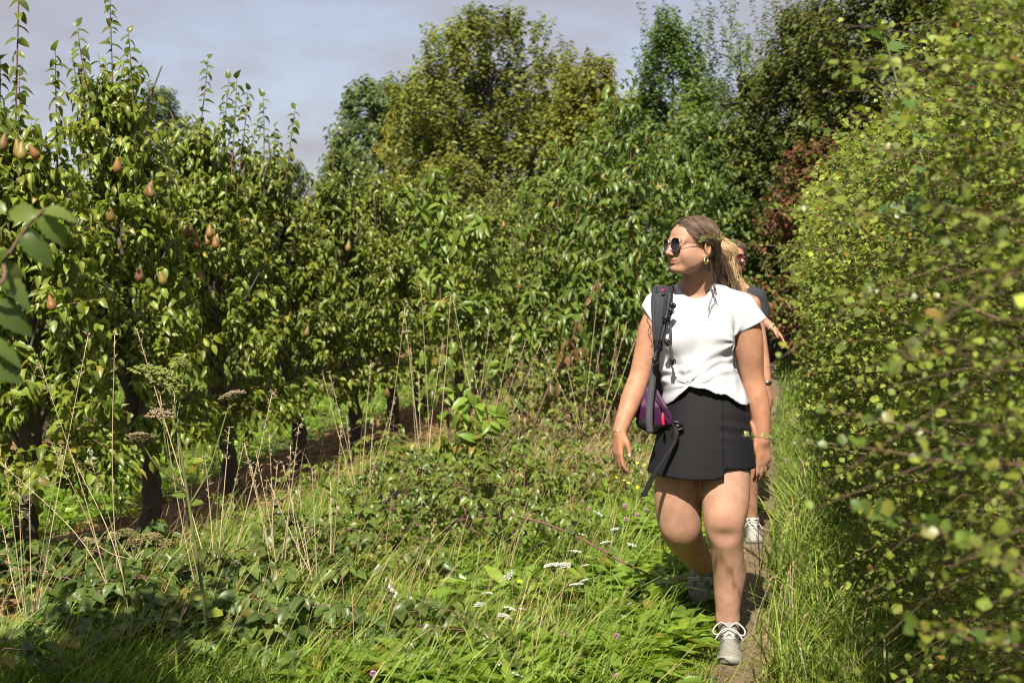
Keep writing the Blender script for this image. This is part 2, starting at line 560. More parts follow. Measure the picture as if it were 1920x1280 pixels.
def foliage(name, pos, d, up, L, W, col, pat, mat, parent=None, curl=None, kind='stuff'):
    v, f, own = leaves(pos, d, up, L, W, pat, curl)
    me = mesh_np(name, v, f)
    set_color(me, col[own])
    smooth(me) if pat[0].shape[0] > 6 else None
    o = obj(name, me, mat)
    if parent is not None: adopt(parent, o)
    if kind: o['kind'] = kind
    return o

def tints(n, base, var=.35, yellow=.04, ycol=(.26, .22, .03), r=rng, warm=.25):
    a = r.random((n, 1)); b = r.normal(0, 1, (n, 1))
    c = np.array(base) * np.exp(var * (a - .5) * 2) * (1 + warm * .3 * b * np.array((1, .15, -.4)))
    y = r.random((n, 1)) < yellow
    return np.clip(np.where(y, np.array(ycol) * (.6 + .7 * a), c * np.array((1.70, 1.62, 1.12))), .004, .8)

def grow(p0, d0, L, nl, bend, r, spread=.95, t0=.12, gold=True):
    """twigs from p0 along d0, with nl leaves each. Returns twig curves (S,5,3) and leaf pos, dir, up"""
    S = len(p0); L = np.broadcast_to(L, (S,)); d0 = unit(d0)
    g = np.array(bend)
    t = np.linspace(0, 1, 5)[None, :, None]
    tw = p0[:, None] + d0[:, None] * (L[:, None, None] * t) + (g * L[:, None])[:, None] * t ** 2
    tl = (t0 + (1 - t0) * (np.arange(nl) + r.random((S, nl)) * .5) / nl)[..., None]
    pos = p0[:, None] + d0[:, None] * (L[:, None, None] * tl) + (g * L[:, None])[:, None] * tl ** 2
    tan = unit(d0[:, None] + 2 * (g[None] if g.ndim == 1 else g)[:, None] * tl)
    ref = unit(np.cross(d0, r.normal(0, 1, (S, 3)))); ref2 = np.cross(d0, ref)
    ph = (np.arange(nl) * (2.4 if gold else np.pi))[None] + r.random((S, 1)) * 6.28 + r.normal(0, .25, (S, nl))
    radial = np.cos(ph)[..., None] * ref[:, None] + np.sin(ph)[..., None] * ref2[:, None]
    ld = unit(tan * (1 - spread * .75) + radial * spread)
    return tw, pos.reshape(-1, 3), ld.reshape(-1, 3), tan.reshape(-1, 3), radial.reshape(-1, 3)

def hang(ld, droop, r, flat=.0):
    """let leaves droop, and give each an up vector"""
    d = ld + np.array((0, 0, -1.0)) * (droop * (.5 + r.random((len(ld), 1))))
    up = np.array((0, 0, .55)) * (1 + flat) + np.array(sun_dir) * .95 + r.normal(0, .5, (len(ld), 3)) + ld * .25    # leaves turn to the light
    return unit(d), up

def twigs(name, tw, r0, r1, mat, parent, sides=3, thin=1):
    tw = tw[:, ::thin]
    rr = np.linspace(0, 1, tw.shape[1])[None]
    v, q = tubes(tw, np.asarray(r0).reshape(-1, 1) * (1 - rr) + r1 * rr, sides)
    me = mesh_np(name, v, [q]); smooth(me)
    o = obj(name, me, mat); adopt(parent, o); o['kind'] = 'stuff'
    return o

def limbs(name, tw, r0, r1, mat, parent, sides=5):
    """boughs that can be told apart: each its own part"""
    rr = np.linspace(0, 1, tw.shape[1])
    for t, a in zip(tw, np.broadcast_to(np.asarray(r0, float), (len(tw),))):
        v, q = tubes(t[None], (a * (1 - rr) + r1 * rr)[None], sides)
        me = mesh_np(name, v, [q]); smooth(me)
        adopt(parent, obj(name, me, mat))

M_leaf = tinted('leaf', rough=.38, spec=.5, trans=.45, noise=.10, nscale=45)
M_leaf_hedge = tinted('hedge_leaf', rough=.5, spec=.28, trans=.42, noise=.10, nscale=45)
M_leaf_far = tinted('leaf_far', rough=.5, spec=.35, trans=.38)
M_grass = tinted('grass_blade', rough=.5, spec=.35, trans=.30, tcol=(1.15, 1.25, .5))
M_bark = plain('bark', (.085, .068, .054), .95, noise=.5, nscale=28, spec=.15, bump=.8)
M_bark_grey = plain('grey_bark', (.13, .11, .09), .9, noise=.4, nscale=40, spec=.15, bump=.6)
M_twig = plain('reddish_twig', (.13, .080, .050), .7, noise=.3, nscale=50, spec=.25)
M_twig_green = plain('green_stem', (.12, .14, .045), .6, noise=.3, nscale=50, spec=.25)
M_straw = plain('straw', (.52, .41, .26), .8, noise=.25, nscale=30, spec=.2)
M_cane = plain('bramble_cane', (.16, .075, .075), .6, noise=.35, nscale=30, spec=.25)

# ------------------------------------------------------------------ pear trees
def lathe(prof, seg=9):
    a = np.arange(seg) / seg * 2 * np.pi
    v = np.stack([prof[:, 0:1] * np.cos(a), prof[:, 0:1] * np.sin(a), np.repeat(prof[:, 1:2], seg, 1)], -1).reshape(-1, 3)
    idx = np.arange(len(prof) * seg).reshape(len(prof), seg)
    return v, np.stack([idx[:-1], np.roll(idx[:-1], -1, 1), np.roll(idx[1:], -1, 1), idx[1:]], -1).reshape(-1, 4)
def pear_mesh(name, col, blush):
    pr = np.array([(.0005, -.002), (.012, -.003), (.024, .006), (.0305, .022), (.030, .038), (.024, .056), (.0165, .073), (.012, .088), (.007, .097), (.0018, .100), (.0016, .125), (.0004, .126)])
    v, q = lathe(pr, 10)
    v[:, 0] += .0012 * np.sin(v[:, 2] * 60)
    v[:, 2] -= .126
    me = mesh_np(name, v, [q]); smooth(me)
    c = np.tile(np.array(col), (len(v), 1)); r = np.clip(.5 + .5 * np.sin(np.arctan2(v[:, 1], v[:, 0]) + 1) + .2 * np.sin(v[:, 2] * 150), 0, 1)[:, None]
    c = c * (1 - r) + np.array(blush) * r
    c[v[:, 2] > -.028] = (.09, .055, .03)
    set_color(me, c); me.materials.append(M_pear)
    return me
M_pear = tinted('pear_skin', rough=.5, spec=.35, noise=.25, nscale=180)
PEARS = [pear_mesh('pear', (.19, .135, .035), (.19, .085, .028)), pear_mesh('pear', (.22, .17, .04), (.21, .11, .03)), pear_mesh('pear', (.15, .105, .032), (.13, .06, .024))]

def one_leaf(name, pat, col, mat=None, k=1.4):
    col = np.array(col) * (k, k, 1 + (k - 1) * .3)
    me = mesh_np(name, pat[0], pat[1]); smooth(me)
    set_color(me, np.tile(np.array(col), (len(pat[0]), 1))); me.materials.append(mat or M_leaf)
    return me
PEAR_LEAF = [one_leaf('leaf', leaf_pat((.2, .5, .8), (.36, .34, .2), .4, .55), c) for c in ((.072, .10, .02), (.095, .125, .026), (.055, .08, .018), (.11, .13, .028))]

def place_leaf(me, p, d, up, L, parent, wid=1.0):
    o = bpy.data.objects.new('leaf', me); COL.objects.link(o)
    d = unit(d); s = unit(np.cross(up, d)); n = np.cross(d, s)
    M = Matrix(((d[0] * L, s[0] * L * wid, n[0] * L, p[0]), (d[1] * L, s[1] * L * wid, n[1] * L, p[1]), (d[2] * L, s[2] * L * wid, n[2] * L, p[2]), (0, 0, 0, 1)))
    o.parent = parent
    o.matrix_parent_inverse = Matrix.Translation(-Vector(parent.location))
    o.matrix_basis = M
    return o

SUNV = np.array(sun_dir)
def leader(root, pts, n, size, r, base_r=.006, free=True, mat=None):
    """an upright shoot whose leaves stand out singly against the sky: each leaf an object"""
    mb = MB(); mb.tube(pts, np.linspace(base_r, .0015, len(pts)), 5, 4); mb.build('shoot', mat or M_twig, root)
    c = catmull(np.asarray(pts, float), 8)
    for i in range(n):
        t = .08 + .92 * (i + .5 * r.random()) / n
        k = min(len(c) - 2, int(t * (len(c) - 1)))
        p = c[k]; a = i * 2.4 + r.normal(0, .4)
        d = np.array((math.cos(a), math.sin(a) * .8, .35 - .9 * r.random()))
        if i == n - 1: d = np.array((.3 * r.normal(), .3 * r.normal(), 1))
        place_leaf(PEAR_LEAF[r.integers(4)], p, d, np.array((0, 0, .6)) + SUNV * .8 + r.normal(0, .4, 3), size * (.75 + .5 * r.random()), root, .95)

def pear_tree(X, Y, h, label, seed, near, hc, lean=-.15, rx=.50, ry=.55, crown0=.58, pears=(), extra=3, ntw=420, row=True):
    r = np.random.default_rng(seed)
    root = empty('pear_tree', (X, Y, 0))
    tag(root, label, 'tree', 'pear trees in rows')
    k = r.normal(0, .03, 6)
    pts = [(X, Y, -.05), (X + k[0], Y + k[1], .3), (X + lean * .3 + k[2], Y + k[3], .9), (X + lean * .6, Y + k[4], 1.6), (X + lean * .9, Y, hc)]
    mb = MB(); mb.tube(pts, [.060, .052, .044, .030, .008], 9, 6)
    v = mb.v[0]; v[:, :2] += (.008 * np.sin(v[:, 2:3] * 31 + np.arange(len(v))[:, None] * 2.1))
    mb.build('trunk', M_bark, root)
    ax = lambda z: np.column_stack([X + lean * np.clip((z - .3) / (hc - .3), 0, 1), np.full_like(z, Y)])
    # limbs
    nb = 13 if near else 7
    zb = np.linspace(.55, hc - .3, nb); a = np.arange(nb) * 2.4 + r.random() * 6
    p0 = np.column_stack([ax(zb), zb]); dd = np.column_stack([np.cos(a) * rx, np.sin(a) * ry, .28 + .2 * r.random(nb)])
    t = np.linspace(0, 1, 6)[None, :, None]
    lb = p0[:, None] + dd[:, None] * t * .85 + np.array((0, 0, .22)) * t ** 2 + r.normal(0, .02, (nb, 6, 3)) * (t > 0)
    limbs('limb', lb, np.full(nb, .018), .004, M_bark_grey, root, 5)
    # leafy twigs: most start out near the crown's skin, growing up and out
    S = ntw
    z = crown0 + (hc - crown0) * r.random(S) ** 1.05
    f = (z - crown0) / (hc - crown0)
    prof = np.interp(f, [0, .06, .25, .6, .85, 1], [.95, 1.12, 1.08, .76, .38, .10]) * (1 + .22 * np.sin(z * 6.3 + seed) * np.sin(seed * 1.7 + f * 9))
    a = r.random(S) * 6.283; q = .35 + .65 * np.sqrt(r.random(S))
    lobes = 1 + .22 * np.sin(a * 3 + seed + z * 2.1)
    p0 = np.column_stack([ax(z) + np.column_stack([np.cos(a) * rx, np.sin(a) * ry]) * (prof * q * lobes)[:, None], z])
    out = np.column_stack([np.cos(a), np.sin(a), np.zeros(S)])
    d0 = out * (.12 + .42 * r.random((S, 1))) + np.array((0, 0, 1.0)) * (.25 + .9 * r.random((S, 1))) + r.normal(0, .25, (S, 3))
    low = f < .12
    d0[low, 2] *= -.2
    L = (.14 + .20 * r.random(S)) * np.where(f > .8, 1.15, 1)
    nl = 13 if near else 9
    tw, pos, ld, tan, radial = grow(p0, d0, L, nl, np.array((0, 0, -.05)), r)
    twigs('twig', tw, np.full(S, .0028), .0012, M_twig, root, thin=2 if near else 4)
    d, up = hang(ld, .6, r)
    N = len(pos)
    Ls = (.040 + .026 * r.random(N)) * (1 if near else 1.25); W = Ls * (.52 + .16 * r.random(N))
    base = np.array((.098, .128, .024)) * (1 + .12 * np.sin(seed))
    foliage('crown', pos, d, up, Ls, W, tints(N, base, .42, .022, r=r), LEAF8 if near else LEAF4, M_leaf, root, .5 + 1.3 * r.random(N))
    # single shoots standing above
    for i in range(extra):
        a = r.random() * 6.28; z0 = hc - .15 - .3 * r.random() * (i > 0)
        b = np.array((X + lean * (z0 / hc), Y, z0)) + np.array((math.cos(a) * .22, math.sin(a) * .2, 0)) * (i > 0)
        top = (h if i == 0 else z0 + (h - z0) * (.45 + .45 * r.random()))
        w = r.normal(0, .05, 2)
        leader(root, [b, b + (w[0] * .5, w[1] * .5, (top - z0) * .4), b + (w[0], w[1], (top - z0) * .75), b + (w[0] * 1.3, w[1], top - z0)], int((14 + 7 * r.random()) * (top - z0) / .5) if near else 10, .056 if near else .064, r)
    for px, py, dy in pears:
        p = P(px, py - 14, dy - .10)
        o = bpy.data.objects.new('pear', PEARS[r.integers(3)]); COL.objects.link(o)
        adopt(root, o); o.location = p; o.rotation_euler = (r.normal(0, .18), r.normal(0, .18), r.random() * 6.28)
        s_ = .64 + .2 * r.random(); o.scale = (s_, s_, s_ * 1.05)
    return root

PT = [  # Y, height, lean, label, pears (px, py, depth)
    (6.05, 3.22, -.06, 'nearest pear tree at the left edge, its tip cut off by the picture top', [(30, 265, 5.62), (41, 270, 5.60), (49, 278, 5.58), (12, 255, 5.6), (4, 440, 5.6), (90, 560, 5.62)]),
    (7.2, 3.06, -.20, 'second pear tree from the left edge, tallest full crown with a single thin tip', [(277, 352, 6.72), (286, 345, 6.75), (205, 395, 6.7), (298, 515, 6.72), (125, 720, 6.75), (75, 705, 6.7), (120, 705, 6.75), (262, 505, 6.8), (220, 300, 6.8)]),
    (8.35, 2.90, -.28, 'third pear tree from the left edge, pears hanging at eye height', [(347, 432, 7.85), (357, 430, 7.84), (393, 428, 7.83), (401, 450, 7.8), (370, 448, 7.86), (386, 446, 7.85), (408, 446, 7.85), (345, 545, 7.85), (365, 512, 7.85), (353, 548, 7.9), (232, 760, 7.85)]),
    (9.4, 2.80, -.26, 'fourth pear tree from the left edge, with a bare pale limb showing', [(446, 455, 8.9), (452, 462, 8.9), (480, 470, 8.95), (580, 620, 9.0)]),
    (10.55, 2.70, -.20, 'fifth pear tree from the left edge, with a curled drooping tip', [(628, 682, 10.1), (622, 678, 10.1), (603, 510, 10.1), (655, 460, 10.1), (706, 795, 10.2), (725, 735, 10.2)]),
    (11.65, 2.66, -.20, 'sixth pear tree from the left edge, between the drooping tip and the tall plume', [(612, 348, 11.2), (628, 352, 11.2), (610, 385, 11.2), (625, 400, 11.2), (660, 630, 11.2), (665, 612, 11.2)]),
    (12.75, 2.90, -.25, 'seventh pear tree from the left edge, with a slim leafy plume on top', [(700, 365, 12.3), (660, 470, 12.3)]),
    (13.9, 2.45, -.1, 'eighth pear tree from the left edge, just left of the young cherry sapling', []),
    (15.1, 2.5, -.1, 'ninth pear tree from the left edge, half hidden behind the cherry sapling', [(945, 425, 14.6)]),
    (16.3, 2.5, -.1, 'tenth pear tree from the left edge, right behind the cherry sapling', [(975, 540, 15.8)]),
    (17.5, 2.5, -.1, 'eleventh pear tree from the left edge, behind the gap in the saplings', []),
    (18.8, 2.5, -.1, 'last pear tree of the front row, almost covered by the dogwood thicket', []),
]
for i, (Y, h, lean, lab, prs) in enumerate(PT):
    hc = (2.00, 2.42, 2.25, 2.15, 2.05, 2.10, 2.20, 2.05, 2.1, 2.1, 2.1, 2.1)[i]
    near = i < 6
    pear_tree(ROW(Y), Y, h, lab, 20 + i, near, hc, lean, pears=prs, extra=(6, 7, 7, 6, 6, 5, 4, 3, 3, 3, 3, 3)[i], ntw=(520 if i < 3 else 450) if near else 340, rx=.30, ry=.35)
for i, Y in enumerate((11.0, 12.6, 14.2, 15.8, 17.4, 19.0)):
    pear_tree(ROW2(Y), Y, 2.7, ['pear tree of the second row glimpsed left of the nearest tree', 'pear tree of the second row behind the second front tree', 'pear tree of the second row behind the third front tree',
              'pear tree of the second row behind the fourth front tree', 'pear tree of the second row behind the fifth front tree', 'farthest pear tree of the second row behind the sixth front tree'][i], 60 + i, False, 2.15, -.1, ntw=260, extra=2)

# ------------------------------------------------------------------ background trees
def bg_tree(name, label, px, Y, top, hw, col, seed, cat='tree', crown0=.6, n=520, nl=14, leaf=.10, plume=.5, group='trees behind the orchard', yellow=.03, ycol=(.22, .2, .03), bendz=-.08,
            droop=.4, open_=.0, shape=(0, .08, .35, .7, .92, 1), prof=(.55, .85, 1, .78, .42, .12), depth=None, tr=.10, wl=.5, pat=None, var=.4, slen=1.0):
    r = np.random.default_rng(seed)
    X = (px - 960) / F * Y; h = EYE + (HOR - top) / F * Y; W = hw / F * Y
    D = W if depth is None else depth
    root = empty(name, (X, Y, 0)); tag(root, label, cat, group)
    mb = MB(); w = r.normal(0, .05 * W, 4)
    mb.tube([(X, Y, -.1), (X + w[0], Y + w[1], h * .25), (X + w[2], Y, h * .55), (X + w[3], Y, h * .9)], [tr, tr * .8, tr * .5, tr * .12], 7, 4); mb.build('trunk', M_bark, root)
    nb = 16; zb = np.linspace(max(.3, crown0), h * .82, nb); a = np.arange(nb) * 2.4 + seed
    f = (zb - crown0) / (h - crown0)
    R = np.interp(f, shape, prof)
    dd = np.column_stack([np.cos(a) * W * R, np.sin(a) * D * R, (h - zb) * .35]); t = np.linspace(0, 1, 6)[None, :, None]
    p0 = np.column_stack([np.full(nb, X), np.full(nb, Y), zb])
    limbs('branch', p0[:, None] + dd[:, None] * t * .9 + r.normal(0, .03 * W, (nb, 6, 3)) * (t > 0), np.full(nb, tr * .35), tr * .06, M_bark, root, 4)
    # clumps of shoots
    nc = 56
    fz = r.random(nc) ** .8; a = r.random(nc) * 6.283; q = .35 + .6 * np.sqrt(r.random(nc))
    cz = crown0 + (h - crown0) * fz * .92
    Rc = np.interp(fz * .92, shape, prof)
    cc = np.column_stack([X + np.cos(a) * W * Rc * q, Y + np.sin(a) * D * Rc * q, cz])
    own = r.integers(0, nc, n); cr = W * (.30 if not open_ else .22)
    p0 = cc[own] + r.normal(0, 1, (n, 3)) * cr * np.array((.6, .6, .7))
    rel = (p0 - np.array((X, Y, 0))) / np.array((W, D, 1)); ff = np.clip((p0[:, 2] - crown0) / (h - crown0), 0, 1)
    lim = np.interp(ff, shape, prof); rr = np.hypot(rel[:, 0], rel[:, 1]); s = np.minimum(1, lim * 1.0 / np.maximum(rr, 1e-3))
    p0[:, 0] = X + (p0[:, 0] - X) * s; p0[:, 1] = Y + (p0[:, 1] - Y) * s
    p0[:, 2] = np.clip(p0[:, 2], crown0 * .6, h * .95)
    out = np.column_stack([(p0[:, 0] - X) / W, (p0[:, 1] - Y) / D, np.zeros(n)])
    d0 = out * (1 - plume) + np.array((0, 0, 1.0)) * (.25 + plume * 1.1) + r.normal(0, .28, (n, 3))
    L = (.30 + .45 * r.random(n)) * (h / 6.5) * slen
    tw, pos, ld, tan, rad_ = grow(p0, d0, L, nl, np.array((0, 0, bendz)), r, .9)
    twigs('twig', tw, np.full(n, .006), .002, M_bark, root, thin=4)
    d, up = hang(ld, droop, r)
    N = len(pos); Ls = leaf * (.7 + .6 * r.random(N))
    cl = np.exp(r.normal(0, .16, nc))[own].repeat(nl)[:, None]      # every bough has its own shade of green
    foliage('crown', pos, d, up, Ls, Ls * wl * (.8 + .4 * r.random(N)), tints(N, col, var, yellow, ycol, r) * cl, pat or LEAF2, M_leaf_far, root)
    return root

OL = (.090, .108, .028)
bg_tree('broadleaf_tree', 'big olive-green tree with upright plumes in the middle against the sky', 930, 28, 46, 215, OL, 1, n=1700, nl=17, leaf=.14, plume=.85, crown0=.7, tr=.14, slen=1.15, yellow=.05, ycol=(.20, .17, .03), shape=(0, .1, .4, .7, .9, 1), prof=(.95, 1, 1, .84, .52, .16), depth=2.0)
bg_tree('broadleaf_tree', 'smaller olive-green tree on the right shoulder of the big olive tree', 1098, 26.5, 96, 78, (.105, .112, .028), 2, n=600, nl=15, leaf=.12, plume=.75, crown0=.6, tr=.10, yellow=.04)
bg_tree('broadleaf_tree', 'rounded dark green tree left of the big olive tree', 706, 42, 150, 78, (.058, .085, .040), 3, n=850, nl=15, leaf=.22, plume=.35, crown0=.8, tr=.16, prof=(.6, .95, 1, .9, .6, .25), yellow=0)
bg_tree('broadleaf_tree', 'low yellow-green tree between the dark round tree and the olive tree', 772, 31, 205, 70, (.120, .118, .024), 4, n=560, nl=14, leaf=.12, plume=.45, crown0=.6, tr=.10, yellow=.25, ycol=(.34, .28, .03))
bg_tree('broadleaf_tree', 'olive-green shrubby tree filling the space below the yellow-green tree', 850, 24, 300, 110, (.098, .108, .028), 5, n=480, nl=14, leaf=.11, plume=.5, crown0=.3, tr=.08)
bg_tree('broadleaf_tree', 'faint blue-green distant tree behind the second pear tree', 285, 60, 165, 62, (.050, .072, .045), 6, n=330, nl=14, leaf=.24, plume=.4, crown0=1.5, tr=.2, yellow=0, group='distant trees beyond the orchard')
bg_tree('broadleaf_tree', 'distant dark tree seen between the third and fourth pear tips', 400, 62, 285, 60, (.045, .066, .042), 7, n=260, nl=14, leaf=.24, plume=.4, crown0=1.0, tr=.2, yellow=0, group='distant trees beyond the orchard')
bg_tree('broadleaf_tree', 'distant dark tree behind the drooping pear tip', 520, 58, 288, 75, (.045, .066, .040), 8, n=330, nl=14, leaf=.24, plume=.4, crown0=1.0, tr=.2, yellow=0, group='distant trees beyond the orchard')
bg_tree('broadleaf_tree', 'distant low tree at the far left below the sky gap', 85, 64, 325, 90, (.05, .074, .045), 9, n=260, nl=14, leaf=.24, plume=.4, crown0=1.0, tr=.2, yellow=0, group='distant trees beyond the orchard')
bg_tree('apple_tree', 'slender tree with spiky upright twigs right of the olive tree', 1262, 24, 35, 82, (.052, .092, .028), 10, n=720, nl=17, leaf=.10, plume=1.0, crown0=.5, tr=.09, slen=1.3, yellow=.02, prof=(.9, 1, 1, .8, .55, .3))
bg_tree('apple_tree', 'open airy tree with leafy wands and sky showing through', 1388, 21, 0, 82, (.060, .100, .030), 11, n=170, nl=20, leaf=.085, plume=.75, crown0=1.4, tr=.06, open_=1, slen=1.6, prof=(.5, .8, 1, .95, .8, .35), yellow=.01)
bg_tree('broadleaf_tree', 'dark green tree at the upper right nearest the open airy tree', 1545, 19.5, 5, 125, (.050, .066, .019), 12, n=1000, nl=15, leaf=.10, plume=.6, crown0=.5, tr=.12, yellow=.05, ycol=(.16, .09, .025), prof=(.8, 1, 1, .9, .6, .25))
bg_tree('broadleaf_tree', 'large dark olive tree filling the top right behind the hedge', 1695, 17.5, -90, 175, (.047, .060, .016), 13, n=1400, nl=15, leaf=.10, plume=.5, crown0=.6, tr=.14, yellow=.03, ycol=(.14, .09, .025), prof=(.8, 1, 1, .95, .7, .3))
bg_tree('broadleaf_tree', 'dark olive tree at the top right corner', 1890, 16, -120, 160, (.046, .060, .016), 14, n=1000, nl=15, leaf=.10, plume=.5, crown0=.6, tr=.14, yellow=.03, ycol=(.14, .09, .025), prof=(.8, 1, 1, .95, .7, .3))
bg_tree('hawthorn_tree', 'tall shrub with rust-brown leaf tints above the rusty bush', 1590, 18.5, 95, 75, (.06, .056, .018), 15, n=420, nl=14, leaf=.075, plume=.5, crown0=.5, tr=.06, yellow=.32, ycol=(.22, .085, .035), group='shrubs behind the hedge')
bg_tree('berry_bush', 'rust-red berry-laden bush behind the hedge', 1525, 17, 262, 88, (.055, .055, .018), 16, 'bush', crown0=.3, n=460, nl=14, leaf=.07, plume=.35, tr=.05, yellow=.5, ycol=(.20, .075, .038), group='shrubs behind the hedge', wl=.8)
bg_tree('broadleaf_shrub', 'dense dark shrub behind the front walker, at the far end of the path', 1415, 25, 225, 105, (.042, .075, .022), 17, 'bush', crown0=.05, n=640, nl=15, leaf=.11, plume=.3, tr=.06, group='shrubs closing the path', droop=.7)
bg_tree('broadleaf_shrub', 'dark green shrub left of the front walker head, under the slender tree', 1300, 20, 225, 105, (.055, .088, .024), 18, 'bush', crown0=.05, n=560, nl=15, leaf=.10, plume=.35, tr=.06, group='shrubs closing the path', droop=.7)
bg_tree('broadleaf_shrub', 'dark shrub right of the far end of the path, against the hedge', 1475, 22, 330, 70, (.036, .066, .020), 19, 'bush', crown0=.05, n=420, nl=14, leaf=.09, plume=.3, tr=.05, group='shrubs closing the path', droop=.6)
bg_tree('broadleaf_shrub', 'grey-green shrub low in the gap below the olive trees', 1030, 22, 330, 115, (.075, .10, .032), 21, 'bush', crown0=.05, n=480, nl=14, leaf=.10, plume=.4, tr=.05, group='shrubs closing the path')
bg_tree('broadleaf_tree', 'olive-green tree closing the gap between the two olive trees', 1030, 31, 130, 120, (.10, .11, .028), 22, n=700, nl=15, leaf=.14, plume=.7, crown0=.4, tr=.1, prof=(.95, 1, 1, .85, .55, .2))
bg_tree('broadleaf_tree', 'mid-green leafy tree between the olive trees and the slender spiky tree', 1185, 25, 185, 105, (.080, .112, .028), 23, n=700, nl=15, leaf=.12, plume=.6, crown0=.3, tr=.1, prof=(.95, 1, 1, .85, .55, .2))
bg_tree('broadleaf_tree', 'green leafy tree under the open airy tree', 1345, 22.5, 165, 110, (.078, .112, .028), 24, n=750, nl=15, leaf=.11, plume=.55, crown0=.3, tr=.1, prof=(.95, 1, 1, .85, .55, .2))
bg_tree('broadleaf_tree', 'dark green tree left of the rust-tinted shrub', 1455, 20.5, 130, 95, (.055, .078, .022), 25, n=800, nl=15, leaf=.10, plume=.55, crown0=.3, tr=.1, prof=(.95, 1, 1, .85, .55, .2))
bg_tree('broadleaf_tree', 'low dark green tree where the treeline meets the pear rows', 650, 36, 285, 70, (.055, .08, .03), 26, n=420, nl=14, leaf=.16, plume=.5, crown0=.3, tr=.1)

# ------------------------------------------------------------------ hawthorn hedge along the path
def hedge_shrub(i, y0, y1, label):
    r = np.random.default_rng(300 + i)
    ym = (y0 + y1) / 2; X = HEDGE(ym) + .62
    root = empty('hawthorn_shrub', (X, ym, 0)); tag(root, label, 'hedge shrub', 'hawthorn shrubs forming the hedge')
    H = 2.05 + .2 * r.random()
    mb = []
    ns = 7
    st = np.column_stack([X + r.normal(0, .12, ns), r.uniform(y0, y1, ns), np.zeros(ns)]); tp = st + np.column_stack([r.uniform(-.55, .35, ns), r.normal(0, .3, ns), np.full(ns, H * .85)])
    t = np.linspace(0, 1, 6)[None, :, None]
    limbs('stem', st[:, None] * (1 - t) + tp[:, None] * t + r.normal(0, .03, (ns, 6, 3)) * (t > 0), np.full(ns, .022), .006, M_bark_grey, root, 5)
    close = ym < 5.0
    dens = np.interp(ym, [1.5, 3, 5, 8, 14], [430, 560, 560, 400, 200])
    S = int(dens * (y1 - y0) * 1.35)
    z = .12 + (H - .12) * r.random(S) ** .9
    y = r.uniform(y0, y1, S)
    bulge = np.interp(z, [0, .3, .8, 1.4, 1.9, 2.3], [.08, .20, .30, .36, .36, .22])
    face = HEDGE(y) + .02 - bulge + .15 * np.sin(y * 5.1 + z * 3.3) * np.sin(z * 5.7 + y * 1.9) + .07 * np.sin(y * 13 - z * 9)
    dep = r.exponential(.16, S) + .06
    top = r.random(S) < .16                                      # shoots on the crest
    x = face + dep
    x[top] = face[top] + r.uniform(.1, .9, top.sum()); z[top] = H - .25 - .2 * r.random(top.sum())
    p0 = np.column_stack([x, y, z])
    d0 = np.column_stack([-(.6 + .6 * r.random(S)), -.25 + r.normal(0, .42, S), .18 + r.normal(0, .34, S)])
    d0[top] = np.column_stack([r.normal(-.25, .3, top.sum()), r.normal(-.1, .3, top.sum()), .9 + .3 * r.random(top.sum())])
    L = .14 + .22 * r.random(S) ** 1.5
    far = (r.random(S) < .08) & ((y < 3.0) | (y > 5.6)); L[far] += .12 + .22 * r.random(far.sum())
    nl = 17
    bend = np.where(far[:, None], np.array((.05, -.05, -.30)), np.array((0, 0, -.08)))
    tw, pos, ld, tan, radl = grow(p0, d0, L, nl, bend, r, .8)
    twigs('twig', tw, np.full(S, .0020), .0008, M_twig, root, thin=2)
    N = len(pos)
    d, up = hang(ld + np.array((0, 0, .25)), .15, r)
    pos = pos + r.normal(0, .008, (N, 3))
    sh = np.exp(r.normal(0, .22, S)).repeat(nl)                     # shoots differ in leaf size and shade
    Ls = (.013 + .018 * r.random(N)) * np.exp(r.normal(0, .18, S)).repeat(nl) * np.interp(ym, [1.5, 3, 4.5, 6, 14], [.70, .78, .9, 1.05, 1.7])
    foliage('foliage', pos, d, up, Ls, Ls * (.85 + .3 * r.random(N)), tints(N, (.105, .136, .030), .42, .03, (.22, .14, .03), r) * sh[:, None], LOBED if ym < 3.8 else LEAF2, M_leaf_hedge, root)
    return root
HL = ['hawthorn shrub at the right edge nearest the camera, blurred twigs reaching in', 'blurred hawthorn shrub, second along the hedge from the camera', 'hawthorn shrub, third along the hedge from the camera',
      'hawthorn shrub beside the front walker, fourth along the hedge', 'hawthorn shrub just behind the front walker, fifth along the hedge', 'hawthorn shrub beside the rear walkers, sixth along the hedge',
      'hawthorn shrub beyond the rear walkers, seventh along the hedge', 'hawthorn shrub near the far end of the hedge, eighth along', 'last hawthorn shrub at the far end of the hedge']
HY = [1.25, 2.1, 3.0, 4.0, 5.1, 6.4, 7.9, 9.8, 12.2, 15.5]
for i, lab in enumerate(HL): hedge_shrub(i, HY[i], HY[i + 1], lab)

# long single sprays that reach out of the hedge
SPRAY_LEAF = [one_leaf('leaf', LOBED, c) for c in ((.10, .145, .03), (.075, .115, .028), (.15, .15, .03))]
def spray(pts, n, size, label, seed, rad0=.0035, mat=None):
    rad0 = rad0 * .62
    r = np.random.default_rng(seed)
    root = empty('hawthorn_spray', pts[0]); tag(root, label, 'branch', 'hawthorn sprays reaching out of the hedge')
    MB().tube(pts, np.linspace(rad0, .001, len(pts)), 6, 6).build('twig', mat or M_twig, root)
    c = catmull(np.asarray(pts, float), 10)
    for i in range(n):
        k = int((.12 + .88 * i / n) * (len(c) - 1)); a = i * 2.4
        d = np.array((-.5 + .5 * math.cos(a), .6 * math.sin(a), .5 + .6 * math.cos(a * 1.3)))
        place_leaf(SPRAY_LEAF[r.integers(3)], c[k], d, np.array((0, -.6, .8)) + r.normal(0, .4, 3), size * (.45 + .5 * r.random()), root, 1.0)
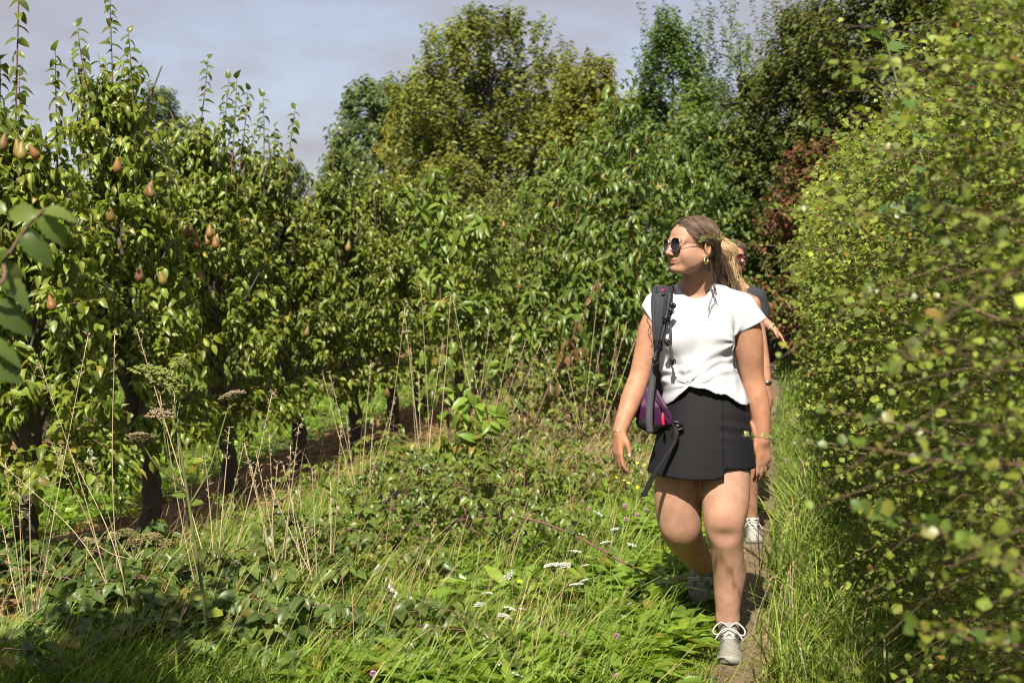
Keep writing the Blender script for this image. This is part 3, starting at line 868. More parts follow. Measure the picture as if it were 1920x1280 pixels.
spray([P(1560, 470, 3.6), P(1480, 462, 3.7), P(1400, 458, 3.8), P(1335, 446, 3.9), P(1312, 455, 3.92)], 26, .017, 'thin sprig crossing the front walker hair', 1, .002)
spray([P(1620, 850, 3.3), P(1520, 832, 3.4), P(1440, 822, 3.5), P(1390, 815, 3.55)], 24, .020, 'thin sprig reaching in front of the front walker hand', 2, .002)
spray([P(1920, 880, 2.0), P(1760, 815, 2.05), P(1640, 785, 2.1), P(1530, 765, 2.2)], 26, .026, 'reddish blurred branch level with the front walker hip', 3, .005)
spray([P(1930, 870, 1.7), P(1800, 868, 1.8), P(1640, 842, 1.9), P(1500, 826, 2.1)], 20, .026, 'long low blurred branch pointing at the front walker hand', 4, .004)
spray([P(1930, 1085, 1.6), P(1800, 1010, 1.7), P(1680, 975, 1.8), P(1590, 950, 1.9)], 24, .030, 'blurred branch beside the front walker knees', 5, .005)
spray([P(1930, 1215, 1.6), P(1800, 1195, 1.7), P(1690, 1170, 1.8)], 16, .030, 'lowest blurred branch at the right edge', 6, .005)
spray([P(1880, 600, 2.2), P(1760, 560, 2.3), P(1640, 552, 2.4), P(1560, 556, 2.5)], 24, .026, 'blurred branch level with the front walker shoulder', 7, .004)
spray([P(1800, 330, 2.6), P(1680, 290, 2.7), P(1560, 245, 2.9), P(1480, 232, 3.0)], 26, .024, 'spray reaching left below the top of the hedge', 8, .003)
spray([P(1700, 470, 2.9), P(1600, 425, 3.0), P(1500, 395, 3.1), P(1440, 388, 3.2)], 26, .024, 'spray over the heads of the rear walkers', 9, .003)

# climbing vine with big lobed leaves on top of the hedge
def vine():
    r = np.random.default_rng(77)
    root = empty('climbing_vine', P(1740, 480, 3.2)); tag(root, 'climbing vine with large lobed leaves on top of the hedge', 'vine')
    big = (np.array([(0, 0, 0), (.10, .30, .02), (.32, .46, .05), (.34, .20, .02), (.60, .30, .04), (.58, .12, 0), (1, 0, -.15), (.58, -.12, 0), (.60, -.30, .04), (.34, -.20, .02), (.32, -.46, .05), (.10, -.30, .02)]),
           [np.array([(0, 3, 1), (1, 3, 2), (0, 5, 3), (3, 5, 4), (0, 7, 5), (5, 7, 6), (0, 9, 7), (7, 9, 8), (0, 11, 9), (9, 11, 10)])])
    ms = [one_leaf('leaf', big, c) for c in ((.070, .125, .035), (.10, .15, .035), (.055, .10, .03))]
    for pts in ([P(1780, 470, 3.0), P(1740, 330, 3.05), P(1695, 200, 3.1), P(1665, 90, 3.15), P(1650, 40, 3.15)], [P(1860, 250, 3.0), P(1840, 120, 3.05), P(1836, 10, 3.1), P(1832, -60, 3.1)], [P(1765, 400, 3.0), P(1700, 390, 2.95), P(1640, 410, 2.95)]):
        MB().tube(pts, np.linspace(.004, .0012, len(pts)), 6, 6).build('stem', M_twig_green, root)
        c = catmull(np.array(pts), 8); n = 13
        for i in range(n):
            k = int(i / n * (len(c) - 1)); a = i * 2.4 + 1
            place_leaf(ms[r.integers(3)], c[k], np.array((math.cos(a), .5 * math.sin(a), .25 + .4 * r.normal())), np.array((0, -.8, .7)) + r.normal(0, .3, 3), (.055 + .05 * r.random()) * (1 - .5 * i / n), root)
vine()

# ------------------------------------------------------------------ saplings
def sapling(name, label, base, stems, leafL, col, seed, nl, droop=.5, pat=LEAF12, spread=.95, cat='sapling', wl=.5, mat=None, yellow=.04, ycol=(.25, .20, .04), single=120, group=None, curlk=1.0):
    """stems: list of (points, n side shoots, side length)"""
    r = np.random.default_rng(seed)
    root = empty(name, base); tag(root, label, cat, group)
    allp, alld, allu = [], [], []
    for pts, ns, sl in stems:
        pts = np.asarray(pts, float)
        MB().tube(pts, np.linspace(.011, .0025, len(pts)), 6, 5).build('stem', mat or M_twig, root)
        c = catmull(pts, 12)
        if ns:
            k = (np.linspace(.15, .97, ns) * (len(c) - 1)).astype(int); a = np.arange(ns) * 2.4 + r.random() * 6
            d0 = np.column_stack([np.cos(a), np.sin(a) * .8, .45 + .35 * r.random(ns)])
            tw, pos, ld, tan, rd = grow(c[k], d0, sl * (1.15 - np.linspace(.15, .97, ns) * .7) * (.7 + .6 * r.random(ns)), nl, np.array((0, 0, -.12)), r, spread)
            (limbs if ns <= 12 else twigs)('twig', tw, np.full(ns, .0035), .0013, mat or M_twig, root, 4)
            allp.append(pos); alld.append(ld)
        m = max(8, int(nl * 1.6)); k = (np.linspace(.2, 1, m) * (len(c) - 1)).astype(int); a = np.arange(m) * 2.4
        allp.append(c[k]); alld.append(np.column_stack([np.cos(a), np.sin(a), .3 * np.ones(m)]))
    pos = np.vstack(allp); ld = np.vstack(alld); d, up = hang(ld, droop, r, .6)
    N = len(pos); Ls = leafL * (.65 + .6 * r.random(N)); W = Ls * wl * (.85 + .3 * r.random(N))
    col = tints(N, col, .32, yellow, ycol, r); cu = (.4 + 1.2 * r.random(N)) * curlk
    lone = np.zeros(N, bool)
    if single:                                                    # the leaves nearest the camera stand out one by one
        lone[np.argsort(pos[:, 1] - .3 * r.random(N))[:single]] = True
    ms = [one_leaf('leaf', pat, c_, k=1.0) for c_ in col[r.integers(0, N, 5)]] if single else []
    for i in np.nonzero(lone)[0]:
        place_leaf(ms[r.integers(5)], pos[i], d[i], up[i], Ls[i], root, wl)
    q = ~lone
    if q.any(): foliage('foliage', pos[q], d[q], up[q], Ls[q], W[q], col[q], pat, M_leaf, root, cu[q])
    return root
c = lambda *a: [P(*p) for p in a]
sapling('cherry_sapling', 'tall narrow cherry sapling with big glossy leaves in the middle of the picture', P(845, 880, 9.4), [
    (c((848, 885, 9.4), (835, 720, 9.4), (826, 560, 9.4), (822, 430, 9.4), (815, 310, 9.4)), 34, .24),
    (c((826, 520, 9.4), (800, 430, 9.35), (765, 380, 9.3), (745, 368, 9.3)), 6, .14), (c((826, 500, 9.4), (870, 450, 9.3), (905, 415, 9.3)), 6, .14)], .098, (.092, .135, .030), 1, 8, wl=.48, single=160)
sapling('cherry_sapling', 'spreading cherry sapling right of the tall narrow one', P(940, 890, 9.6), [
    (c((945, 880, 9.6), (930, 720, 9.6), (918, 560, 9.6), (915, 470, 9.6)), 16, .26), (c((935, 700, 9.6), (985, 600, 9.5), (1010, 540, 9.5)), 9, .22), (c((925, 640, 9.6), (880, 600, 9.5), (860, 570, 9.5)), 6, .18),
    (c((940, 720, 9.6), (1000, 640, 9.5), (1040, 610, 9.5), (1085, 585, 9.5)), 10, .2)], .095, (.080, .118, .028), 2, 8, wl=.46, single=120)
sapling('cherry_sapling', 'small bright cherry sapling rising out of the brambles', P(868, 930, 8.3), [
    (c((868, 935, 8.3), (875, 860, 8.3), (880, 790, 8.3), (884, 745, 8.3)), 7, .16), (c((868, 935, 8.3), (835, 880, 8.25), (825, 830, 8.25)), 5, .14), (c((870, 900, 8.3), (900, 830, 8.25), (930, 780, 8.25)), 5, .14)], .105, (.105, .165, .032), 3, 6, droop=.25, wl=.5, single=70)
DW = (.068, .105, .024)
def thicket(label, px, Y, tops, seed, w=.42, n=30):
    stems = []
    r = np.random.default_rng(seed)
    for tx, ty in tops:
        bx = px + (tx - px) * .35
        stems.append((c((bx, HOR + F * EYE / Y, Y), (bx * .7 + tx * .3, 620, Y + r.normal(0, .1)), (bx * .3 + tx * .7, (620 + ty) / 2, Y + r.normal(0, .15)), (tx, ty, Y + r.normal(0, .1))), n, w))
    sapling('dogwood_bush', label, P(px, HOR + F * EYE / Y, Y), stems, .085, DW, seed, 10, droop=.55, wl=.52, single=150, cat='bush', group='bushes beside the path', pat=LEAF8)
thicket('tall dogwood bush with a high leafy shoot left of the front walker', 1160, 11.2, [(1152, 125), (1185, 165), (1120, 250), (1215, 215)], 41)
thicket('dogwood bush with a forked tip between the saplings and the tall dogwood', 1055, 11.8, [(1045, 255), (1085, 300), (1005, 330), (1095, 250)], 42, .4, 26)
thicket('dogwood bush directly behind the front walker face', 1255, 12.0, [(1255, 260), (1300, 290), (1225, 330), (1335, 330)], 43, .42, 28)
thicket('low dogwood bush at the front walker elbow', 1150, 10.3, [(1130, 420), (1185, 400), (1090, 470), (1160, 520)], 44, .34, 20)
sapling('wilted_sapling', 'wilted sapling with brown leaves and a reddish leaning stem', P(995, 830, 9.0), [
    (c((990, 835, 8.9), (1015, 760, 8.9), (1045, 690, 8.9), (1085, 610, 8.9), (1122, 520, 8.9)), 5, .15), (c((1050, 690, 8.9), (1075, 660, 8.85), (1065, 640, 8.85)), 5, .14)], 0.068, (.10, .085, .03), 6, 6, droop=1.4, yellow=.35, ycol=(.22, .13, .06), single=30, wl=.5)

# shrub at the left, outside the picture but for one branch; it shades the brambles
def left_shrub():
    r = np.random.default_rng(91)
    root = empty('cherry_bush', (-1.95, 2.75, 0)); tag(root, 'cherry bush at the left edge whose big-leaved twig reaches into the picture', 'bush')
    st = [[(-1.95, 2.75, 0), (-1.9, 2.8, .8), (-1.75, 3.05, 1.5), (-1.68, 3.2, 2.15)], [(-1.98, 2.7, 0), (-2.2, 2.6, .9), (-2.3, 2.8, 1.6), (-2.35, 2.9, 2.1)], [(-1.9, 2.75, 0), (-1.75, 2.5, .8), (-1.55, 2.5, 1.4), (-1.5, 2.5, 2.0)]]
    P0 = []
    for s in st:
        MB().tube(s, (.028, .022, .014, .005), 7, 6).build('stem', M_bark_grey, root); P0.append(catmull(np.array(s), 20)[18:])
    P0 = np.vstack(P0); k = r.integers(0, len(P0), 260)
    p0 = P0[k]; d0 = np.column_stack([r.normal(0, .8, 260), r.normal(0, .8, 260), r.normal(.3, .4, 260)])
    tw, pos, ld, tan, rd = grow(p0, d0, .3 + .4 * r.random(260), 11, np.array((0, 0, -.12)), r)
    ok = (pos[:, 0] < -.40 * pos[:, 1] - .12)
    twigs('twig', tw[(tw[:, -1, 0] < -.40 * tw[:, -1, 1] - .1)], np.full(((tw[:, -1, 0] < -.40 * tw[:, -1, 1] - .1)).sum(), .004), .0015, M_twig, root)
    pos, ld = pos[ok], ld[ok]; d, up = hang(ld, .5, r); N = len(pos); L = .085 + .04 * r.random(N)
    foliage('foliage', pos, d, up, L, L * .5, tints(N, (.07, .11, .025), .3, .03, r=r), LEAF8, M_leaf, root)
    Y = 2.15
    br = c((-60, 560, Y), (10, 485, Y), (40, 440, Y), (68, 408, Y), (82, 392, Y))
    MB().tube([(-1.62, 2.6, 1.35)] + br, (.008, .005, .0042, .0035, .003, .002), 6, 5).build('twig', M_twig, root)
    ms = [one_leaf('leaf', leaf_pat(tuple(np.linspace(.07, .95, 12)), tuple(.5 * np.sin(np.linspace(.07, .95, 12) ** .8 * np.pi) ** .8 * (1 + .09 * (-1) ** np.arange(12))), .22, .45), x) for x in ((.085, .12, .032), (.055, .085, .022), (.11, .14, .036))]
    for (x, y), (dx, dz, dy), L, m in [((70, 408), (1.0, -.75, .1), .078, 0), ((78, 398), (1.2, .05, -.1), .070, 2), ((55, 425), (.2, -.9, .2), .062, 1), ((40, 440), (1.1, -.85, -.2), .085, 1), ((8, 490), (.6, -.9, .2), .075, 0), ((20, 470), (-.6, -.5, 0), .075, 1),
                                       ((-5, 520), (1.0, -.55, -.1), .088, 0), ((-20, 570), (1.1, -.6, 0), .10, 1), ((-30, 640), (1.0, -.35, .1), .085, 0), ((10, 400), (-.4, .25, 0), .06, 2), ((70, 405), (-1, .2, 0), .075, 2), ((-25, 690), (.9, -.2, .1), .075, 1)]:
        place_leaf(ms[m], P(x, y, Y), np.array((dx, dy, dz)), np.array((.15, -.7, .75)) + r.normal(0, .35, 3), L * .82, root, .58)
left_shrub()

# ------------------------------------------------------------------ brambles
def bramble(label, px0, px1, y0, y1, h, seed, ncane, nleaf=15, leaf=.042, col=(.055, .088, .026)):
    """ground patch given by its photo box; arching canes with leaves of three leaflets"""
    r = np.random.default_rng(seed)
    Yn, Yf = F * EYE / (y1 - HOR), F * EYE / (y0 - HOR)
    Yc = (Yn + Yf) / 2
    root = empty('bramble', ((((px0 + px1) / 2) - 960) / F * Yc, Yc, 0)); tag(root, label, 'bramble', 'bramble patches')
    Y = r.uniform(Yn, Yf, ncane); X = (r.uniform(px0, px1, ncane) - 960) / F * Y
    a = r.random(ncane) * 6.28; L = .35 + .5 * r.random(ncane)
    t = np.linspace(0, 1, 9)[None, :, None]
    hh = h * (.45 + .75 * r.random(ncane))
    p0 = np.column_stack([X, Y, np.zeros(ncane)])
    dirn = np.column_stack([np.cos(a), np.sin(a) * .8, np.zeros(ncane)])
    cv = p0[:, None] + dirn[:, None] * L[:, None, None] * t + np.array((0, 0, 1.0)) * (hh[:, None, None] * 4 * (t * .85) * (1 - t * .85))
    cv += r.normal(0, .008, cv.shape)
    twigs('cane', cv, np.full(ncane, .0032), .0014, M_cane, root, 4)
    tl = (.12 + .88 * (np.arange(nleaf) + r.random((ncane, nleaf))) / nleaf)
    i0 = np.clip((tl * 8).astype(int), 0, 7); fr = (tl * 8 - i0)[..., None]; ci = np.arange(ncane)[:, None]
    pos = (cv[ci, i0] * (1 - fr) + cv[ci, i0 + 1] * fr).reshape(-1, 3)
    N = len(pos); az = r.random(N) * 6.28
    pd = np.column_stack([np.cos(az), np.sin(az), .35 + .3 * r.normal(0, 1, N)]); ps = pos + unit(pd) * .03
    ps[:, 2] = np.maximum(ps[:, 2], .03)
    out_p, out_d, out_u, out_l = [], [], [], []
    for s in (-1, 0, 1):
        b = az + s * 1.15
        out_p.append(ps); out_d.append(np.column_stack([np.cos(b), np.sin(b), -.15 + .3 * r.normal(0, 1, N)])); out_u.append(np.array((0, -.25, 1.0)) + r.normal(0, .3, (N, 3))); out_l.append(leaf * (.75 + .5 * r.random(N)) * (1.1 if s == 0 else .9))
    p, d, u, l = np.vstack(out_p), np.vstack(out_d), np.vstack(out_u), np.concatenate(out_l)
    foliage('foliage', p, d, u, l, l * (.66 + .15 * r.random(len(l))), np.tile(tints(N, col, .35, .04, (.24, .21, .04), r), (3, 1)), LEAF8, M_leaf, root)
    return root
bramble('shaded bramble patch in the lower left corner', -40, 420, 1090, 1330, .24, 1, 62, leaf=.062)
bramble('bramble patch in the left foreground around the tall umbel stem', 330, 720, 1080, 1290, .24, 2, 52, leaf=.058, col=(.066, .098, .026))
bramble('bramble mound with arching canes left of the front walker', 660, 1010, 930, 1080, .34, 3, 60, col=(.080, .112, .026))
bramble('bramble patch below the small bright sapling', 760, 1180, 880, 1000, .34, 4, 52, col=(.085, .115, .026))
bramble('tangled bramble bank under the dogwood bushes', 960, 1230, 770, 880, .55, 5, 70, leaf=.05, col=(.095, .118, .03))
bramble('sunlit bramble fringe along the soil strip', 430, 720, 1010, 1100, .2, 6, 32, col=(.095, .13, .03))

def cane(label, pts, r0, n, seed):
    r = np.random.default_rng(seed)
    root = empty('bramble_cane', pts[0]); tag(root, label, 'bramble')
    MB().tube(pts, np.linspace(r0, r0 * .55, len(pts)), 7, 8).build('cane', M_cane, root)
    cc = catmull(np.array(pts), 12); th = MB()
    for i in range(0, len(cc) - 1, 1):
        a = i * 2.1; o = np.array((.3 * math.cos(a), math.sin(a), math.cos(a))) * 1.0
        th.tube([cc[i], cc[i] + unit(o) * (r0 + .004)], [.0012, .0002], 4, 1)
    th.build('thorns', M_cane, root)['kind'] = 'stuff'
    ms = [one_leaf('leaf', LEAF12, x) for x in ((.06, .095, .026), (.09, .13, .03))]
    for i in range(n):
        k = int((i + .5) / n * (len(cc) - 1))
        for s in (-1, 0, 1):
            place_leaf(ms[r.integers(2)], cc[k] + (0, 0, .02), (math.cos(i * 2.4 + s), math.sin(i * 2.4 + s), .2), np.array((0, -.4, 1)) + r.normal(0, .2, 3), .045, root, .7)
cane('thick arching bramble cane crossing the meadow left of the front walker', c((775, 1035, 7.0), (840, 985, 6.7), (920, 966, 6.45), (1005, 976, 6.2), (1090, 1010, 5.95), (1165, 1052, 5.7), (1215, 1075, 5.6)), .0075, 7, 1)
cane('thin bramble cane lying low in the foreground grass', c((835, 1166, 5.3), (905, 1160, 5.2), (985, 1168, 5.05), (1060, 1195, 4.9), (1120, 1235, 4.75), (1150, 1262, 4.7)), .006, 3, 2)
cane('dark red bramble cane half hidden in the foreground grass', c((690, 1150, 5.2), (715, 1190, 5.0), (745, 1235, 4.85)), .006, 2, 3)

# ------------------------------------------------------------------ meadow grass and weeds (nobody could count them)
def blades(name, label, n, xy, hgt, wid, col, seed, lean=.45, segs=3, wind=(.15, .0)):
    r = np.random.default_rng(seed)
    X, Y = xy; n = len(X)
    a = 1.8 * wob(X, Y, .8, seed % 7) + r.normal(0, 1.1, n); h = hgt      # tussocks lean together
    d = np.column_stack([np.cos(a), np.sin(a)]) * (lean * (.2 + 1.3 * r.random(n) ** 1.5) * h)[:, None] + np.array(wind) * h[:, None]
    b = r.random(n) * 6.283; s = np.column_stack([np.cos(b), np.sin(b) * .5, np.zeros(n)]) * wid[:, None] * .5
    base = np.column_stack([X, Y, np.full(n, -.004)])
    vs_, k = [], 0
    for t in np.linspace(0, 1, segs + 1)[:-1]:
        c_ = base + np.column_stack([d * t ** 1.8, (h * (t - .18 * t * t))[:, None]]); w = (1 - .55 * t)
        vs_ += [c_ - s * w, c_ + s * w]
    vs_.append(base + np.column_stack([d, (h * .82)[:, None] - np.hypot(d[:, 0], d[:, 1])[:, None] * .25]))
    v = np.stack(vs_, 1); k = v.shape[1]; off = (np.arange(n) * k)[:, None, None]
    q = np.array([(2 * i, 2 * i + 1, 2 * i + 3, 2 * i + 2) for i in range(segs - 1)]); t = np.array([(2 * segs - 2, 2 * segs - 1, 2 * segs)])
    me = mesh_np(name, v.reshape(-1, 3), [(q[None] + off).reshape(-1, 4), (t[None] + off).reshape(-1, 3)])
    set_color(me, np.repeat(col, k, 0)); smooth(me)
    o = obj(name, me, M_grass)
    return tag(o, label, 'grass', kind='stuff')

def meadow(n, Y0, Y1, r, p=2.0):
    """random ground points in the part of the field the picture shows; nearer ones denser"""
    u = r.random(n); Y = 1 / (1 / Y0 ** p + u * (1 / Y1 ** p - 1 / Y0 ** p)) ** (1 / p)
    X = r.uniform(-.44, .40, n) * Y
    return X, Y
def off_path(X, Y, r, w=.045):
    bare = w * np.interp(Y, [5, 7, 10], [1.15, .95, .55]) * (1 + .5 * wob(X, Y, 1.2, 8))
    return np.abs(X - PATH(Y) + .05 * wob(X, Y, 1.6)) > bare + .05 * r.random(len(X))
def off_soil(X, Y, r):
    e = .16 * wob(X, Y, 1.3, 2)
    return (np.abs(X - ROW(Y)) > .46 + e + .1 * r.normal(0, 1, len(X))) & (np.abs(X - ROW2(Y)) > .44 + e + .1 * r.normal(0, 1, len(X)))
rg = np.random.default_rng(500)
X, Y = meadow(80000, 4.3, 13, rg, 1.6)
ok = off_path(X, Y, rg) & off_soil(X, Y, rg) & (X < HEDGE(Y) + .35) & ((X < PATH(Y)) | (rg.random(len(X)) < .5))
X, Y = X[ok], Y[ok]
rd = X - PATH(Y)
hh = np.where(rd > 0, np.interp(rd, [.06, .35, .8], [.05, .09, .13]), np.interp(-rd, [.04, .4, 1.0, 2.5], [.04, .08, .15, .21])) * (.55 + .8 * rg.random(len(X))) * (1 + .35 * wob(X, Y, .9, 4))
orch = X < ROW(Y); hh[orch] *= .62
gc = tints(len(X), (.098, .150, .026), .38, .08, (.30, .24, .10), rg)
gc = gc * (1 + .22 * wob(X, Y, .7, 7))[:, None]
blades('grass', 'green meadow grass either side of the trodden path', 0, (X, Y), np.clip(hh, .03, .45), .0035 + .0035 * rg.random(len(X)), np.clip(gc, .004, .6), 501)
X, Y = meadow(32000, 13, 40, rg, 1.2)
ok = off_path(X, Y, rg, .2) & off_soil(X, Y, rg) & (X < HEDGE(Y) + .6)
X, Y = X[ok], Y[ok]
blades('grass', 'short grass at the far end of the path and between the far pear trees', 0, (X, Y), .10 + .09 * rg.random(len(X)), .010 + .008 * rg.random(len(X)), tints(len(X), (.098, .150, .028), .35, .06, (.28, .23, .1), rg), 502, segs=2)
# long coarse blades in the foreground
X, Y = meadow(5200, 4.2, 7.5, rg, 2.0)
ok = off_path(X, Y, rg, .25) & off_soil(X, Y, rg) & (X < HEDGE(Y) + .2) & (wob(X, Y, .8, 9) > -.25)
X, Y = X[ok], Y[ok]
blades('grass', 'long coarse grass blades in the foreground', 0, (X, Y), .18 + .20 * rg.random(len(X)), .006 + .005 * rg.random(len(X)), tints(len(X), (.10, .150, .030), .3, .07, (.32, .26, .11), rg), 503, lean=.7, segs=4)
# tussocks of arching blades on the verge below the hedge
tq = rg.uniform(4.3, 11, 150); tx = PATH(tq) + .16 + .8 * rg.random(150)
NT = 9500; k = rg.integers(0, 150, NT); X = tx[k] + rg.normal(0, .06, NT); Y = tq[k] + rg.normal(0, .06, NT)
blades('grass', 'arching grass tussocks between the path and the hedge', 0, (X, Y), (.14 + .22 * rg.random(NT)) * np.exp(rg.normal(0, .3, 150))[k], .0055 + .005 * rg.random(NT), tints(NT, (.092, .130, .028), .3, .08, (.30, .25, .10), rg) * np.exp(rg.normal(0, .25, 150))[k][:, None], 506, lean=1.3, segs=4, wind=(-.25, -.1))
# thin dry bents scattered through the meadow
X, Y = meadow(1500, 4.6, 10, rg, 1.5)
ok = off_path(X, Y, rg, .2) & (X < PATH(Y) - .6) & (X > ROW(Y) + .3)
X, Y = X[ok], Y[ok]
blades('dry_grass', 'thin pale dry grass bents scattered through the left meadow', 0, (X, Y), .3 + .35 * rg.random(len(X)), .0022 + .001 * rg.random(len(X)), tints(len(X), (.30, .24, .16), .25, 0, r=rg), 507, lean=.5, segs=4)
# dry tangle under the dogwoods and short straw along the path edge
X = rg.normal(1040, 85, 3600); yy = rg.uniform(730, 930, 3600); Y = F * EYE / (yy - HOR); X = (X - 960) / F * Y
blades('dry_grass', 'matted dry straw below the dogwood bushes', 0, (X, Y), .25 + .3 * rg.random(len(X)), .004 + .003 * rg.random(len(X)), tints(len(X), (.20, .165, .115), .3, 0, r=rg), 504, lean=.9, segs=3)
X, Y = meadow(60000, 4.4, 16, rg, 1.4)
w = np.abs(X - PATH(Y)); ok = (w < .26) & (rg.random(len(X)) < .35 + w * 5)
X, Y = X[ok], Y[ok]
blades('dry_grass', 'short straw and worn grass along the path edges', 0, (X, Y), .02 + .05 * rg.random(len(X)), .003 + .003 * rg.random(len(X)), tints(len(X), (.20, .17, .08), .4, .4, (.10, .15, .03), rg), 505, lean=1.3, segs=2)

def rosettes(name, label, n, sel, nl, L0, col, seed, pat, droop=.3, wl=.28, ydens=2.0, Y0=4.3, Y1=9):
    r = np.random.default_rng(seed)
    X, Y = meadow(n, Y0, Y1, r, ydens); ok = sel(X, Y, r); X, Y = X[ok], Y[ok]; n = len(X)
    a = (np.arange(nl) * 2.4)[None] + r.random((n, 1)) * 6.28; el = .35 + .5 * r.random((n, nl))
    d = np.stack([np.cos(a) * np.cos(el), np.sin(a) * np.cos(el), np.sin(el)], -1).reshape(-1, 3)
    p = np.repeat(np.column_stack([X, Y, .015 + .06 * r.random(n)]), nl, 0) + d * .01
    L = L0 * (.6 + .7 * r.random(n * nl))
    return foliage(name, p, d, np.array((0, 0, 1.0)) + r.normal(0, .25, (n * nl, 3)), L, L * wl * (.8 + .4 * r.random(n * nl)), tints(n * nl, col, .3, .03, r=r), pat, M_leaf, None, None)
def weeds(name, label, *a, **k):
    tag(rosettes(name, label, *a, **k), label, 'weeds', kind='stuff')
leftside = lambda X, Y, r: (X < PATH(Y) - .22) & off_soil(X, Y, r) & (X > ROW(Y))
weeds('dandelion_leaves', 'broad dandelion leaves low in the grass beside the path', 2600, lambda X, Y, r: leftside(X, Y, r) & (X > PATH(Y) - 1.5) & (wob(X, Y, 1.1, 3) > -.2), 7, .15, (.105, .165, .028), 510, leaf_pat((.3, .7), (.32, .5), .15, .5), wl=.26)
weeds('clover_leaves', 'small round clover leaves in the meadow', 3600, lambda X, Y, r: leftside(X, Y, r) & (wob(X, Y, 1.3, 6) > -.3), 5, .035, (.075, .130, .026), 511, LEAF4, wl=.8)
weeds('orchard_weeds', 'leafy weeds in the grass alley between the pear rows', 5200, lambda X, Y, r: (X < ROW(Y) - .35) & off_soil(X, Y, r), 6, .075, (.105, .175, .03), 512, LEAF4, wl=.45, ydens=1.2, Y0=5, Y1=16)
weeds('verge_weeds', 'leafy weeds at the foot of the hedge', 3200, lambda X, Y, r: (X > PATH(Y) + .25) & (X < HEDGE(Y) + .25), 6, .06, (.085, .14, .03), 513, LEAF4, wl=.55, ydens=1.4, Y0=4.3, Y1=14)
def litter():
    r = np.random.default_rng(520); n = 2600
    Y = r.uniform(4.5, 16, n); X = np.where(r.random(n) < .7, ROW(Y), ROW2(Y)) + r.normal(0, .35, n)
    a = r.random(n) * 6.28; d = np.column_stack([np.cos(a), np.sin(a), r.normal(0, .25, n)])
    L = .04 + .03 * r.random(n)
    o = foliage('fallen_leaves', np.column_stack([X, Y, .03 + .015 * r.random(n)]), d, np.array((0, 0, 1.0)) + r.normal(0, .4, (n, 3)), L, L * .6, tints(n, (.16, .095, .05), .5, .15, (.30, .20, .07), r), LEAF4, M_leaf)
    tag(o, 'fallen dry leaves scattered on the bare soil strips', 'leaf litter', kind='stuff')
litter()

# ------------------------------------------------------------------ people
M_skin = tinted('skin', rough=0.58, spec=0.3, noise=0.13, nscale=26, sss=0.12, bump=0.12, bscale=260)
M_white_cloth = plain('white_jersey', (0.50, 0.50, 0.54), 0.85, noise=0.02, nscale=90, spec=0.2, bump=0.05)
M_black_cloth = plain('black_twill', (0.0090, 0.0086, 0.0103), 0.75, noise=0.15, nscale=140, spec=0.25, bump=0.08)
M_grey_cloth = plain('charcoal_jersey', (0.035, 0.036, 0.045), 0.9, noise=0.15, nscale=60, spec=0.2)
M_hair = tinted('hair', rough=0.38, spec=0.55)
M_lens = plain('dark_lens', (0.012, 0.008, 0.008), 0.06, spec=0.6)
M_redlens = plain('red_lens', (0.10, 0.012, 0.02), 0.08, spec=0.6)
M_gold = plain('gold', (0.78, 0.55, 0.22), 0.25, metal=1.0)
M_pewter = plain('thin_metal', (0.55, 0.50, 0.42), 0.3, metal=1.0)
M_shoe = tinted('shoe_mesh', rough=0.75, spec=0.25, noise=0.06, nscale=160)
M_sole = plain('shoe_sole', (0.25, 0.238, 0.215), 0.7, noise=0.08, nscale=50)
M_lace = plain('shoe_lace', (0.40, 0.385, 0.36), 0.85)
M_nail = plain('nail_polish', (0.55, 0.51, 0.51), 0.2)
M_strap = plain('charcoal_webbing', (0.030, 0.030, 0.037), 0.7, noise=0.15, nscale=200, spec=0.3)
M_ribbon = plain('grey_webbing', (0.055, 0.055, 0.066), 0.7, noise=0.1, nscale=260, spec=0.3)
M_buckle = plain('black_plastic', (0.012, 0.012, 0.014), 0.3)
M_purple = plain('purple_nylon', (0.060, 0.014, 0.056), 0.55, noise=0.25, nscale=70, spec=0.35, bump=0.1)
M_red = plain('red_cord', (0.65, 0.02, 0.07), 0.5)
SKIN = np.array((0.380, 0.206, 0.137))

class Frame:
    """local axes (columns) at an origin"""
    def __init__(self, o, x, z):
        self.o = np.asarray(o, float); x = unit(x); y = unit(np.cross(z, x)); z = np.cross(x, y)
        self.R = np.column_stack([x, y, z])
    def __call__(self, *p):
        p = np.asarray(p[0] if len(p) == 1 else p, float)
        return self.o + p @ self.R.T
    def inv(self, w): return (np.asarray(w) - self.o) @ self.R

